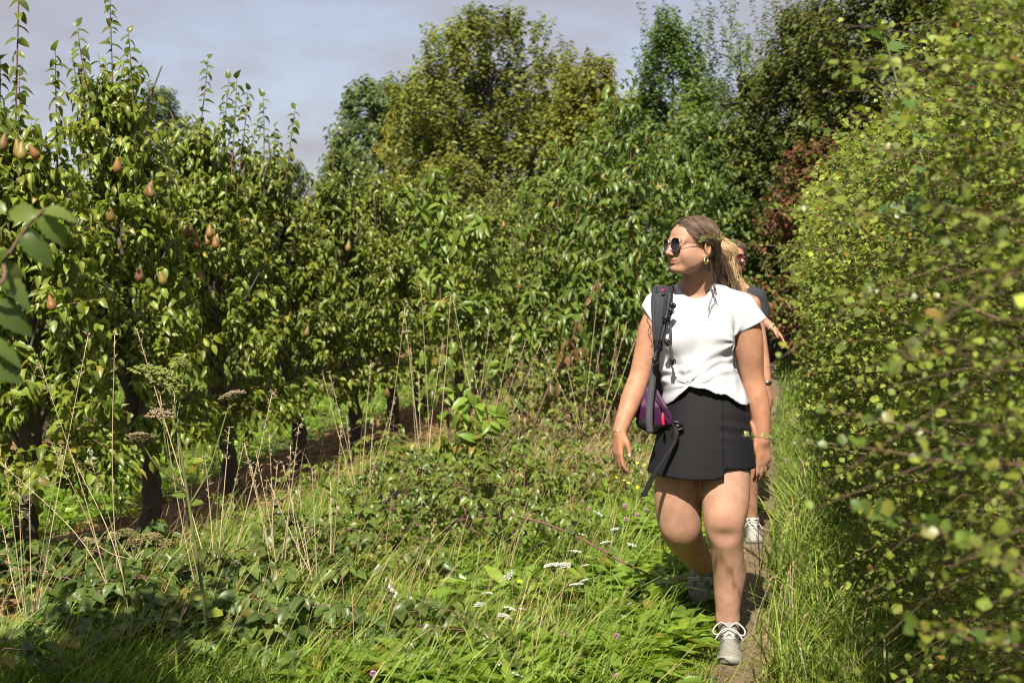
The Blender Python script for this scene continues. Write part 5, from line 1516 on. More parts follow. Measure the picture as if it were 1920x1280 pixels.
    f_ = P(1376, 545, 5.08) + np.concatenate([.010 * w + j(.014), .02 - .03 * w, j(.012)], 1)
    v, q, cc = strands(np.stack([a, b, c, e, f_], 1), .0008 + .0010 * rs.random(n), hcol(n, hi=(.36, .23, .13)), .5, 16)
    mb.add(v, q, col=cc)
    n = 16                                                         # loose lock in front of the shoulder
    j = lambda a: rs.normal(0, a, (n, 1))
    pts = [P(1329, 478, 4.93), P(1331, 500, 4.935), P(1337, 525, 4.935), P(1341, 545, 4.93), P(1332, 566, 4.925), P(1327, 583, 4.92)]
    w_ = [.006, .006, .005, .004, .004, .003]
    ctrl = np.stack([p + np.concatenate([j(w), j(.004), j(.004)], 1) for p, w in zip(pts, w_)], 1)
    ctrl[8:, -2:] = ctrl[8:, -3:-2] + np.array([[.003, 0, -.01], [.006, 0, -.02]])
    v, q, cc = strands(ctrl, np.full(n, .0010), hcol(n, hi=(.12, .075, .05)), .5, 20)
    mb.add(v, q, col=cc)
    n = 70                                                         # flyaway hairs
    (a, b, c, d), s_, j = locks(n, 1)
    ctrl = np.stack([a, b, c, d, P(1345, 515, 5.03) + np.concatenate([j(.03), j(.03), j(.02)], 1)], 1) + rs.normal(0, .006, (n, 5, 3)) * np.array((0, .6, 1, 1, 2))[None, :, None]
    v, q, cc = strands(ctrl, np.full(n, .0005), hcol(n), .6, 16)
    mb.add(v, q, col=cc)
    n = 40                                                         # loose fringe hairs by the temple
    j = lambda a: rs.normal(0, a, (n, 1))
    pts = [(.066, .030, .074), (.052, .062, .045), (.030, .079, .018), (.002, .086, .014), (-.03, .084, .004)]
    ctrl = np.stack([H(np.array(p) + np.concatenate([j(.005), j(.002), j(.004)], 1)) for p in pts], 1)
    v, q, cc = strands(ctrl, np.full(n, .0011), hcol(n), .5, 14)
    mb.add(v, q, col=cc)
    mb.build('hair_locks', M_hair, root)

    # jewellery
    eb = MB()
    ec = H(np.array((-.004, .082, -.058)))
    t = np.linspace(0, 2 * np.pi, 15)
    ring = [ec + H.R @ np.array((math.cos(x) * .0085, 0, math.sin(x) * .0105)) for x in t]
    eb.tube(ring, [.0028 + .0016 * (1 - math.sin(x)) for x in t], 8, 2)
    eb.build('earring', M_gold, root)
    wb = MB()
    wc = P(1160, 806, 4.92)
    wb.tube([wc + np.array((math.cos(x) * .0295, math.sin(x) * .0295, -.004 * math.cos(x))) for x in t], .0011, 6, 2)
    wb.build('bracelet', M_gold, root)
    rg = MB()
    rb = Wl(np.array((.100, -.0085, .0035)))
    rg.tube([rb + Wl.R @ np.array((0, math.cos(x) * .0098, math.sin(x) * .0098)) for x in t], .0014, 6, 2)
    rg.build('ring', M_gold, root)
    sunglasses('sunglasses', H, hs, M_lens, M_pewter, 'round dark sunglasses with thin metal frame on the front walker')
    return root

build_woman()

def build_backpack():
    root = empty('backpack', P(1230, 812, 5.05))
    tag(root, 'charcoal and purple backpack slung on one shoulder of the walker in white', 'backpack')
    X = V3(1, 0, 0)
    s = MB()                                                       # padded shoulder strap
    s.ribbon([P(1262, 560, 5.20), P(1254, 545, 5.12), P(1245, 539, 5.03), P(1241, 549, 4.955), P(1239, 575, 4.93), P(1236, 610, 4.915), P(1233, 640, 4.915), P(1231, 662, 4.93)],
             [unit(V3(1, .1, 0))] * 8, [.060, .070, .078, .080, .074, .054, .034, .020], .013, 6)
    s.build('shoulder_strap', M_strap, root)
    e = MB()                                                       # raised edge binding with pleats
    for dx, w in ((.030, .006), (-.031, .004), (.006, .0035)):
        e.tube([P(1241, 549, 4.947) + (dx * 1.0, 0, 0), P(1239, 575, 4.918) + (dx * .94, 0, 0), P(1236, 610, 4.904) + (dx * .68, 0, 0), P(1233, 640, 4.904) + (dx * .4, 0, 0)], w * .55, 6)
    e.build('strap_binding', M_ribbon, root)
    w = MB()                                                       # webbing down to the bag
    w.ribbon([P(1231, 655, 4.92), P(1227, 672, 4.925), P(1225, 700, 4.93), P(1220, 740, 4.925), P(1217, 780, 4.915), P(1219, 812, 4.915)], [unit(V3(1, -.15, 0))] * 6, [.012, .014, .024, .026, .026, .026], .003, 6)
    w.build('webbing', M_ribbon, root, False)
    l = MB()                                                       # load cord hanging from the strap's edge
    l.tube([P(1251, 596, 4.905), P(1256, 604, 4.90), P(1257, 625, 4.895), P(1254, 646, 4.893)], .0052, 6)
    l.tube([P(1252, 646, 4.893), P(1258, 652, 4.89), P(1260, 664, 4.888), P(1261, 676, 4.888)], .0045, 6)
    l.build('sternum_cord', M_ribbon, root)
    for x, y, a in ((1260, 572, .5), (1257, 583, .2), (1249, 597, .9), (1250, 642, .3), (1260, 677, .1), (1227, 676, 0)):
        b = MB(); R = np.array([[math.cos(a), 0, -math.sin(a)], [0, 1, 0], [math.sin(a), 0, math.cos(a)]])
        Yb = 4.895
        b.box(P(x, y, Yb), (.018, .010, .022), R)
        b.box(P(x, y, Yb) + R @ np.array((.0, -.006, .0)), (.008, .006, .030), R)
        b.tube([P(x - 5, y - 4, Yb - .004), P(x + 5, y - 3, Yb - .008), P(x + 6, y + 4, Yb - .004), P(x - 4, y + 4, Yb - .004)], .0022, 5)
        b.build('buckle', M_buckle, root, False)
    h = MB()
    h.tube([P(1230, 549, 4.94), P(1232, 538, 4.93), P(1240, 535, 4.93), P(1246, 541, 4.925), P(1244, 548, 4.925), P(1233, 550, 4.925)], .0014, 5)
    h.tube([P(1217, 592, 4.97), P(1213, 600, 4.96), P(1218, 610, 4.955), P(1221, 618, 4.955), P(1219, 628, 4.96)], .0016, 5)
    h.build('elastic_cord', M_buckle, root)
    # hip pocket: faceted pouch
    S = Sdf()
    poly = [(1212, 724), (1188, 772), (1194, 786), (1222, 800), (1261, 796), (1259, 778), (1231, 726)]
    pw = np.array([P(x, y, 4.97)[[0, 2]] for x, y in poly]); cc = pw.mean(0)
    S.ell((cc[0], 4.975, cc[1]), (.085, .06, .085), None, .01)
    S.ops.clear()
    def pouch(p):
        d = None
        for a_, b_ in zip(pw, np.roll(pw, -1, 0)):
            n_ = np.array((b_[1] - a_[1], -(b_[0] - a_[0]))); n_ /= np.linalg.norm(n_)
            if n_ @ (cc - a_) > 0: n_ = -n_
            e_ = (p[..., 0] - a_[0]) * n_[0] + (p[..., 2] - a_[1]) * n_[1]
            d = e_ if d is None else -smin(-d, -e_, .010)
        yy = p[..., 1] - (4.985 - .45 * (p[..., 0] - cc[0]))
        fr = -yy - .030 + .28 * np.abs(p[..., 2] - cc[1] - .015) + .0016 * np.sin(p[..., 0] * 130 + p[..., 2] * 60)
        d = -smin(-d, -fr, .008)
        return -smin(-d, -(yy - .035), .01)
    S.op('add', lambda p: pouch(p).astype(f32), (pw[:, 0].min(), 4.91, pw[:, 1].min()), (pw[:, 0].max(), 5.06, pw[:, 1].max()), .01)
    S.build('hip_pocket', .0045, M_purple, root)
    S = Sdf()                                                      # dark base
    S.cone(P(1205, 790, 5.02), P(1228, 806, 5.0), .028, .018, .03)
    S.cone(P(1215, 792, 5.0), P(1258, 796, 4.965), .022, .014, .03)
    S.build('pocket_base', .006, M_black_cloth, root)
    zp = MB(); zp.tube([P(1229, 738, 4.935), P(1237, 752, 4.927), P(1245, 770, 4.918), P(1254, 783, 4.915)], .0028, 6)
    zp.build('zip', M_buckle, root)
    rp = MB(); rp.tube([P(1243, 774, 4.905), P(1243, 784, 4.90), P(1244, 797, 4.90)], [.0035, .006, .0045], 7); rp.build('zip_pull', M_red, root)
    rp = MB(); rp.tube([P(1240, 545, 4.925), P(1246, 543, 4.922)], .0035, 6); rp.build('cord_end', M_red, root)
    b = MB()
    b.box(P(1264, 797, 4.92), (.018, .014, .030)); b.box(P(1272, 799, 4.915), (.026, .010, .016), Frame((0, 0, 0), (1, 0, -.3), (0, 0, 1)).R)
    b.tube([P(1262, 790, 4.91), P(1274, 792, 4.905), P(1281, 801, 4.905), P(1270, 806, 4.905)], .0035, 6)
    b.build('buckle', M_buckle, root, False)
    r = MB()                                                       # loose belt end
    r.ribbon([P(1263, 800, 4.915), P(1267, 813, 4.90), P(1263, 830, 4.895), P(1249, 852, 4.885), P(1232, 880, 4.88), P(1218, 905, 4.88), P(1206, 931, 4.88)], [unit(V3(.9, -.35, .35))] * 7, .026, .0025, 6)
    r.build('belt_end', M_black_cloth, root, False)
    S = Sdf()                                                      # the pack itself, behind the back
    c = P(1262, 660, 5.31)
    S.loft([c[2] - .26, c[2] - .22, c[2], c[2] + .17, c[2] + .20], [c[0]] * 5, [c[1] + .01] * 5, [.085, .10, .11, .095, .07], [.05, .075, .085, .07, .04], .02, power=3)
    S.build('pack_body', .008, M_strap, root)
    S = Sdf(); S.loft([c[2] - .18, c[2] - .15, c[2] + .02, c[2] + .05], [c[0]] * 4, [c[1] + .085] * 4, [.06, .075, .075, .06], [.02, .035, .03, .02], .02, power=3)
    S.build('front_pocket', .008, M_purple, root)
    return root
build_backpack()

def build_blonde():
    """second walker, mostly hidden by the first"""
    root = empty('person', P(1395, 1012, 7.1) * (1, 1, 0))
    tag(root, 'blonde walker half hidden directly behind the front walker, bare shoulder showing', 'person')
    Y = 7.1; H = Frame(P(1348, 484, Y), unit(V3(-.80, -.6, .0)), (0.02, 0, 1))
    B = Sdf()
    st = [(780, 1372, 90 * .7, .115), (740, 1372, 84 * .7, .11), (690, 1371, 66 * .7, .09), (640, 1370, 64 * .7, .10), (600, 1370, 66 * .7, .10), (572, 1370, 60 * .7, .085), (556, 1369, 50 * .7, .07)]
    B.loft([P(0, y, Y)[2] for y, *_ in st], [P(x, 0, Y)[0] for _, x, *_ in st], [Y] * 7, [w / F * Y for *_, w, _ in st], [d for *_, d in st], .03)
    B.cone(P(1356, 512, Y), P(1369, 556, Y + .02), .050, .056, .03)
    for sx in (1328, 1410): B.cone(P(1369 + (sx - 1369) * .2, 552, Y + .02), P(sx, 569, Y), .04, .042, .03)
    B.chain([P(1410, 571, Y), P(1419, 610, Y), P(1427, 650, Y - .02), P(1434, 690, Y - .04), P(1438, 722, Y - .06)], [.044, .042, .036, .030, .024], .02)
    B.chain([P(1329, 571, Y), P(1322, 650, Y + .05), P(1318, 720, Y + .02)], [.044, .036, .025], .02)
    t = hand_sdf(B, Frame(P(1438, 722, Y - .06), unit(V3(.16, -.1, -1)), unit(V3(-.6, .8, 0))), (.3, .35, .4, .45), s=.95)
    hand_sdf(B, Frame(P(1318, 720, Y + .02), unit(V3(-.1, -.1, -1)), unit(V3(.8, .5, 0))), (.3, .35, .4, .45), s=.95)
    B.chain([P(1352, 785, Y), P(1352, 860, Y + .05), P(1356, 900, Y + .15), P(1362, 935, Y + .36), P(1366, 956, Y + .52)], [.088, .072, .060, .050, .036], .02)
    B.chain([P(1392, 785, Y), P(1397, 850, Y - .02), P(1400, 885, Y - .03), P(1405, 925, Y), P(1408, 972, Y + .03)], [.088, .072, .054, .046, .034], .02)
    head_sdf(B, H, .98)
    B.build('body', .0085, M_skin, root, lambda v: head_color(H, .98, v, np.tile(SKIN * (1.0, .93, .88), (len(v), 1))))
    T = Sdf()                                                      # dark sleeveless top
    st2 = [(y, x, w + 4, d + .012) for y, x, w, d in st]
    T.loft([P(0, y, Y)[2] for y, *_ in st2], [P(x, 0, Y)[0] for _, x, *_ in st2], [Y] * 7, [w / F * Y for *_, w, _ in st2], [d for *_, d in st2], .03)
    T.field(lambda p: (p[..., 2] - P(0, 598, Y)[2] - 2.0 * np.maximum(0, .06 - np.abs(p[..., 0] - P(1370, 0, Y)[0])) * .5).astype(f32), 'cut', .003)
    T.field(lambda p: (P(0, 735, Y)[2] - p[..., 2]).astype(f32), 'cut', .003)
    T.build('sleeveless_top', .009, M_grey_cloth, root)
    K = Sdf()
    K.loft([P(0, y, Y)[2] for y in (850, 800, 745, 715)], [P(1372, 0, Y)[0]] * 4, [Y] * 4, [.185, .18, .165, .14], [.15, .145, .13, .11], .02)
    K.build('shorts', .015, M_black_cloth, root)
    Ff = Frame(P(1408, 990, 7.18) * (1, 1, 0) + (0, 0, .006), unit(V3(-.10, -1, 0)), (0, 0, 1))
    shoe('shoe', Ff, root, .98, .4, main=(.28, .265, .235), over=(.18, .17, .16))
    Fr = Frame((0, 0, 0), unit(V3(0, .3, -1)), unit(V3(0, -1, -.3))); Fr.o = P(1366, 956, Y + .52) - Fr.R @ np.array((.05, 0, .10))
    shoe('shoe', Fr, root, .98, .4, main=(.28, .265, .235), over=(.18, .17, .16))
    rs = np.random.default_rng(5)
    C = Sdf()
    C.ell(H(np.array((-.014, 0, .024))), (.104, .084, .088), H.R)
    C.field(lambda p: (lambda q: (.762 * q[..., 0] - .648 * q[..., 2] - .024).astype(f32))(H.inv(p)), 'cut', .006)
    C.build('hair', .006, M_hair, root, lambda v: np.tile(np.array((.20, .125, .065)), (len(v), 1)))
    n = 380
    j = lambda a: rs.normal(0, a, (n, 1)); w = rs.random((n, 1)); sd = np.where(rs.random((n, 1)) < .8, 1, -1)
    def cap(q): 
        d = q - np.array((-.012, 0, .026)); r = np.array((.108, .088, .092)); return np.array((-.012, 0, .026)) + d / np.linalg.norm(d / r, axis=-1, keepdims=True)
    a = H(cap(np.concatenate([.07 - .15 * w, sd * .006, np.full((n, 1), .09)], 1)))
    b = H(cap(np.concatenate([.04 - .13 * w, sd * .06 + j(.004), .055 + j(.004)], 1)))
    c = H(cap(np.concatenate([-.03 - .06 * w, sd * .08 + j(.004), -.01 + j(.006)], 1)))
    d = P(1374, 512, Y - .07) + np.concatenate([.045 * (w - .35) + j(.010), .08 * w + j(.01), j(.012)], 1)
    e = P(1388, 545, Y - .09) + np.concatenate([.05 * (w - .5) + j(.012), .10 * w + j(.01), j(.014)], 1)
    f_ = P(1393, 562, Y - .09) + np.concatenate([.05 * (w - .5) + j(.014), .10 * w + j(.01), j(.016)], 1)
    t_ = rs.random(n)[:, None]
    v, q, cc = strands(np.stack([a, b, c, d, e, f_], 1), .0018 + .0015 * rs.random(n), np.array((.20, .12, .06)) * (1 - t_) + np.array((.55, .38, .20)) * t_, .5, 13)
    MB().add(v, q, col=cc).build('hair_locks', M_hair, root)
    w_ = MB(); t = np.linspace(0, 2 * np.pi, 13); wc = P(1437.5, 716, Y - .055)
    w_.ribbon([wc + np.array((math.cos(x) * .029, math.sin(x) * .029, 0)) for x in t], [(0, 0, 1)] * 13, .014, .003, 2)
    w_.box(wc + (-.0, -.031, 0), (.022, .006, .024)); w_.build('wrist_watch', M_pewter, root, False)
build_blonde()

def build_third():
    root = empty('person', P(1385, 960, 8.1) * (1, 1, 0))
    tag(root, 'dark-haired walker in charcoal T-shirt, farthest back, one hand held out', 'person')
    Y = 8.1; H = Frame(P(1375, 482, Y), unit(V3(-.05, -1, 0)), (.06, 0, 1))
    B = Sdf()
    st = [(755, 1392, .165, .115), (715, 1392, .155, .11), (670, 1392, .125, .09), (625, 1392, .135, .10), (590, 1391, .145, .10), (563, 1389, .12, .08), (548, 1387, .10, .07)]
    B.loft([P(0, y, Y)[2] for y, *_ in st], [P(x, 0, Y)[0] for _, x, *_ in st], [Y] * 7, [w for *_, w, _ in st], [d for *_, d in st], .03)
    B.cone(P(1374, 506, Y), P(1386, 545, Y + .02), .048, .054, .03)
    for sx in (1346, 1420): B.cone(P(1386, 543, Y + .02), P(sx, 556, Y), .04, .046, .03)
    B.chain([P(1420, 558, Y), P(1425, 585, Y - .02), P(1428, 600, Y - .05), P(1437, 607, Y - .12), P(1448, 614, Y - .22)], [.046, .042, .036, .031, .023], .02)
    B.chain([P(1346, 558, Y), P(1340, 620, Y), P(1338, 690, Y - .03)], [.046, .036, .024], .02)
    hand_sdf(B, Frame(P(1449, 614.5, Y - .22), unit(V3(.55, -.35, -.70)), unit(V3(-.6, -.1, -.6))), (.42, .50, .55, .60), s=.92)
    hand_sdf(B, Frame(P(1338, 690, Y - .03), unit(V3(0, -.1, -1)), unit(V3(.8, .5, 0))), (.3, .35, .4, .45), s=.95)
    B.chain([P(1376, 760, Y), P(1377, 850, Y - .02), P(1378, 935, Y + .05)], [.085, .056, .036], .02)
    B.chain([P(1405, 760, Y), P(1404, 840, Y + .02), P(1402, 915, Y + .2)], [.085, .056, .036], .02)
    head_sdf(B, H, .98)
    B.build('body', .010, M_skin, root, lambda v: head_color(H, .98, v, np.tile(SKIN * (1.05, 1.0, .98), (len(v), 1))))
    T = Sdf()
    st2 = [(y, x, w + .018, d + .016) for y, x, w, d in st]
    T.loft([P(0, y, Y)[2] for y, *_ in st2], [P(x, 0, Y)[0] for _, x, *_ in st2], [Y] * 7, [w for *_, w, _ in st2], [d for *_, d in st2], .03)
    for sx, ex in ((1346, 1338), (1420, 1426)):
        T.cone(P(1386, 546, Y + .02), P(sx, 557, Y), .050, .058, .03); T.cone(P(sx, 557, Y), P(ex, 588, Y), .060, .062, .02)
    T.ell(P(1384, 528, Y - .03), (.06, .09, .055), None, .004, 'sub')
    T.field(lambda p: (P(0, 720, Y)[2] - p[..., 2]).astype(f32), 'cut', .003)
    T.field(lambda p, v: v + .004 * np.sin(p[..., 2] * 60 + p[..., 0] * 80), 'map')
    T.build('t_shirt', .011, M_grey_cloth, root)
    K = Sdf(); K.loft([P(0, y, Y)[2] for y in (870, 800, 740, 710)], [P(1391, 0, Y)[0]] * 4, [Y] * 4, [.17, .18, .175, .15], [.15, .145, .13, .11], .02)
    K.build('shorts', .015, M_black_cloth, root)
    for x, yy in ((1378, 8.15), (1402, 8.3)):
        Ff = Frame(P(x, 950, yy) * (1, 1, 0) + (0, 0, .005), unit(V3(0, -1, 0)), (0, 0, 1)); shoe('shoe', Ff, root, .96, .4)
    rs = np.random.default_rng(6)
    C = Sdf(); C.ell(H(np.array((-.014, 0, .024))), (.106, .086, .089), H.R)
    C.field(lambda p: (lambda q: (.762 * q[..., 0] - .648 * q[..., 2] - .024).astype(f32))(H.inv(p)), 'cut', .006)
    C.build('hair', .006, M_hair, root, lambda v: np.tile(np.array((.05, .03, .022)), (len(v), 1)))
    n = 400; j = lambda a: rs.normal(0, a, (n, 1)); w = rs.random((n, 1)); sd = np.where(rs.random((n, 1)) < .5, 1, -1)
    def cap(q):
        d = q - np.array((-.012, 0, .026)); r = np.array((.110, .090, .092)); return np.array((-.012, 0, .026)) + d / np.linalg.norm(d / r, axis=-1, keepdims=True)
    a = H(cap(np.concatenate([.07 - .15 * w, sd * .006, np.full((n, 1), .09)], 1)))
    b = H(cap(np.concatenate([.035 - .12 * w, sd * .06 + j(.004), .055 + j(.004)], 1)))
    c = H(cap(np.concatenate([-.035 - .06 * w, sd * .085 + j(.004), -.02 + j(.006)], 1)))
    d = H(np.concatenate([-.05 - .05 * w, sd * .066 + j(.006), -.11 + j(.01)], 1))
    e = H(np.concatenate([-.05 - .05 * w, sd * .075 + j(.010), -.19 + j(.02)], 1))
    t_ = rs.random(n)[:, None] ** 2
    v, q, cc = strands(np.stack([a, b, c, d, e], 1), .002 + .0015 * rs.random(n), np.array((.05, .03, .022)) * (1 - t_) + np.array((.18, .11, .07)) * t_, .5, 10)
    MB().add(v, q, col=cc).build('hair_locks', M_hair, root)
    b = MB(); t = np.linspace(0, 2 * np.pi, 11); wc = P(1446, 613, Y - .21); ax = Frame((0, 0, 0), V3(.62, -.35, -.62), (0, 0, 1)).R
    b.tube([wc + ax @ np.array((0, math.cos(x) * .027, math.sin(x) * .027)) for x in t], .003, 6, 2); b.build('bracelet', M_nail, root)
    sunglasses('sunglasses', H, .98, M_redlens, M_pewter, 'red-tinted sunglasses on the walker farthest back')
build_third()

# ------------------------------------------------------------------ tall dry grass stalks
def stalk(root, base, top, seed, head=.18, r0=.0026, bow=.0, fuzz=22):
    r = np.random.default_rng(seed)
    base = np.asarray(base, float); top = np.asarray(top, float)
    mid = (base + top) / 2 + np.array((r.normal(0, .01) - bow * .4 * (top - base)[0], r.normal(0, .02), bow * .12))
    mb = MB(); mb.tube([base, mid, top], (r0, r0 * .8, r0 * .45), 4, 6)
    cc = catmull([base, mid, top], 12); L = np.linalg.norm(top - base); n0 = int(len(cc) * (1 - head / L))
    seg = cc[max(1, n0):]
    if fuzz:
        k = r.integers(0, len(seg), fuzz)
        t = unit(top - mid)
        for i in k:
            o = unit(t + r.normal(0, .55, 3)) * (.012 + .022 * r.random())
            mb.tube([seg[i], seg[i] + o * .6, seg[i] + o + (0, 0, -.003)], (.0005, .0014, .0004), 3, 1)
    mb.build('stalk', M_straw, root)
def tuft(label, items, seed, bow=0.0):
    b0 = np.mean([np.asarray(b) for b, t in items], 0); b0[2] = 0
    root = empty('dry_grass_tuft', b0); tag(root, label, 'dry grass', 'tall dry grass stalks')
    for i, (b, t) in enumerate(items): stalk(root, b, t, seed * 50 + i, bow=bow)
def fan(px, py, Y, tops, r):
    """stalks rising from one spot; tops in photo pixels"""
    return [(P(px + r.normal(0, 12), py, Y + r.normal(0, .05)) * (1, 1, 0), P(tx, ty, Y - .05 + r.normal(0, .15))) for tx, ty in tops]
r_ = np.random.default_rng(600)
tuft('tall dry grass leaning left at the left edge', fan(60, 1235, 5.0, [(10, 865), (35, 900), (165, 630), (55, 880), (115, 840), (5, 985), (95, 1010)], r_), 1)
tuft('long dry grass stalks arching left over the umbel stem', fan(235, 1210, 5.15, [(78, 690), (215, 628), (0, 865), (130, 845), (170, 860), (100, 838)], r_), 2, bow=.25)
tuft('fan of pale grass stalks right of the green umbel', fan(385, 1160, 5.5, [(258, 622), (325, 720), (300, 740), (510, 738), (385, 860), (430, 800), (455, 840)], r_), 3)
tuft('sheaf of straw stalks in front of the third pear trunk', fan(520, 1120, 5.7, [(458, 830), (480, 850), (505, 820), (520, 870), (545, 835), (500, 900), (560, 800), (470, 870)], r_), 4)
tuft('straw stalks leaning across the soil strip', fan(600, 1110, 5.75, [(505, 905), (530, 870), (560, 915), (585, 880), (620, 905), (640, 790), (545, 930)], r_), 5)
tuft('dry grass stalks in front of the fifth pear tree', fan(690, 960, 7.9, [(605, 700), (618, 700), (695, 680), (740, 750), (650, 780), (760, 575), (700, 790)], r_), 6)
tuft('upright dry stalks beside the tall cherry sapling', fan(800, 930, 8.2, [(758, 578), (789, 530), (785, 700), (845, 555), (830, 640), (770, 650)], r_), 7)
tuft('dry stalks rising through the spreading cherry sapling', fan(900, 900, 8.6, [(918, 605), (850, 560), (960, 625), (985, 640), (1015, 640), (890, 700)], r_), 8)
tuft('dry stalks beside the wilted sapling', fan(1100, 840, 9.6, [(1138, 580), (1160, 610), (1175, 605), (1010, 640), (1055, 655), (1120, 560), (1190, 640)], r_), 9)

# ------------------------------------------------------------------ umbel plants
M_umbel = tinted('umbel', rough=.8, spec=.2, trans=.2)
def umbel_mesh(name, R, n, rays, col, col2, seed, dome=.35, ball=.006, depth=.06):
    """flat-topped head: rays carrying small knobs"""
    r = np.random.default_rng(seed); mb = MB()
    oc = np.array([(1, 0, 0), (-1, 0, 0), (0, 1, 0), (0, -1, 0), (0, 0, 1), (0, 0, -1)], float); of = np.array([(0, 2, 4), (2, 1, 4), (1, 3, 4), (3, 0, 4), (2, 0, 5), (1, 2, 5), (3, 1, 5), (0, 3, 5)])
    for i in range(rays):
        a = i * 2.4; q = R * math.sqrt((i + .5) / rays); e = np.array((math.cos(a) * q, math.sin(a) * q, -dome * q * q / R))
        mb.tube([(0, 0, -depth), e * .6 + (0, 0, -depth * .3), e], (.0011, .0009, .0007), 3, 2, col=col2)
        m = max(3, n // rays)
        for j in range(m):
            b = r.random() * 6.28; w = R / math.sqrt(rays) * .95 * math.sqrt(r.random())
            p = e + (math.cos(b) * w, math.sin(b) * w, r.normal(0, .25) * ball)
            mb.add(oc * ball * (.6 + .7 * r.random()) * (1, 1, .7) + p, of, col=np.array(col) * (.7 + .5 * r.random()))
    me = mb.mesh(name); me.materials.append(M_umbel); return me
UM_GREEN = umbel_mesh('umbel', .105, 420, 34, (.20, .22, .055), (.13, .16, .05), 1, .45, .0078, .07)
UM_DRY = umbel_mesh('umbel', .058, 190, 20, (.33, .26, .16), (.2, .17, .08), 2, .3, .0052, .045)
UM_WHITE = umbel_mesh('flower_head', .036, 110, 16, (.58, .58, .52), (.12, .16, .05), 3, .2, .0042, .03)
UM_WHITE2 = umbel_mesh('flower_head', .024, 70, 12, (.56, .56, .50), (.12, .16, .05), 4, .2, .0038, .025)
UM_TAN = umbel_mesh('umbel', .05, 110, 18, (.40, .32, .15), (.25, .2, .1), 5, .4, .0042, .05)
def head(me, p, parent, s=1.0, tilt=(0, 0)):
    o = bpy.data.objects.new(me.name.split('.')[0], me); COL.objects.link(o); adopt(parent, o)
    o.location = p; o.scale = (s, s, s); o.rotation_euler = (tilt[0], tilt[1], random.random() * 6)
root = empty('umbel_plant', P(388, 1262, 4.75) * (1, 1, 0)); tag(root, 'tall umbel plant with a wide green seed head in the left foreground', 'wild plant')
YU = 4.72
MB().tube([P(390, 1275, 4.75) * (1, 1, 0)] + c((386, 1160, YU), (372, 1060, YU), (352, 930, YU), (335, 820, YU), (322, 745, YU), (308, 722, YU)), (.0065, .0062, .006, .0055, .005, .0042, .003), 8, 6).build('stem', M_twig_green, root)
MB().tube(c((352, 930, YU), (318, 870, YU - .03), (306, 800, YU - .04), (300, 785, YU - .04)), (.0035, .0032, .003, .002), 6, 6).build('stem', M_twig_green, root)
MB().tube(c((356, 945, YU), (392, 880, YU + .05), (420, 790, YU + .08), (434, 748, YU + .08)), (.0035, .0032, .003, .002), 6, 6).build('stem', M_twig_green, root)
MB().tube(c((348, 915, YU), (300, 880, YU - .08), (272, 840, YU - .1), (264, 828, YU - .1)), (.003, .0028, .0025, .002), 6, 6).build('stem', M_twig_green, root)
MB().tube(c((330, 790, YU), (342, 730, YU + .05), (342, 690, YU + .05)), (.0025, .0022, .002), 6, 6).build('stem', M_twig_green, root)
head(UM_GREEN, P(306, 692, YU), root, 1.0, (.38, -.12)); head(UM_GREEN, P(341, 672, YU + .05), root, .36, (.4, 0))
head(UM_DRY, P(435, 734, YU + .08), root, .85, (.3, .1)); head(UM_DRY, P(300, 770, YU - .04), root, .85, (.3, -.1)); head(UM_DRY, P(264, 812, YU - .1), root, .85, (.35, 0))
ul = [one_leaf('leaf', LOBED, x) for x in ((.10, .14, .03), (.17, .19, .035))]
for x, y, d, L in ((372, 1070, (1, -.2, .3), .06), (352, 930, (-1, -.1, .2), .06), (356, 945, (1, 0, .2), .05), (386, 1150, (1, -.3, .1), .07), (384, 1120, (-1, -.2, .2), .06)):
    place_leaf(ul[1 if y > 1050 else 0], P(x, y, YU), d, (0, -.5, 1), L, root)
root = empty('umbel_plant', P(255, 1080, 5.6) * (1, 1, 0)); tag(root, 'dried tan umbel plant in front of the second pear trunk', 'wild plant')
for i, (x, y) in enumerate(((170, 1008), (215, 1000), (240, 990), (268, 1003), (292, 998), (310, 1012), (250, 1012))):
    MB().tube([P(252, 1085, 5.6) * (1, 1, 0), P(252, 1060, 5.6), P((x + 250) / 2, y + 30, 5.6), P(x, y + 6, 5.6)], (.002, .002, .0015, .001), 5, 5).build('stem', M_straw, root)
    head(UM_TAN, P(x, y, 5.6), root, .75, (.3, 0))

# ------------------------------------------------------------------ meadow flowers
ORD = ['leftmost'] + [w + ' from the left' for w in 'second third fourth fifth sixth seventh eighth ninth tenth eleventh twelfth thirteenth fourteenth fifteenth sixteenth seventeenth eighteenth nineteenth twentieth'.split()]
def rank(items):
    """place of each item, counted from the left of the picture"""
    o = sorted(range(len(items)), key=lambda i: items[i][0]); return {i: ORD[k] for k, i in enumerate(o)}
def flower_spot(px, py, h): 
    Y = F * (EYE - h) / (py - HOR)
    return P(px, py, Y)
def white_flower(px, py, h, me, s, lab, seed):
    r = np.random.default_rng(seed); p = flower_spot(px, py, h); root = empty('white_umbel_flower', p * (1, 1, 0)); tag(root, lab, 'flower', 'white umbel flowers in the meadow')
    MB().tube([p * (1, 1, 0), p * (1, 1, .5) + (r.normal(0, .01), 0, 0), p - (0, 0, .026)], (.0018, .0015, .001), 5, 5).build('stem', M_twig_green, root)
    head(me, p, root, s, (.25 + r.normal(0, .12), r.normal(0, .2)))
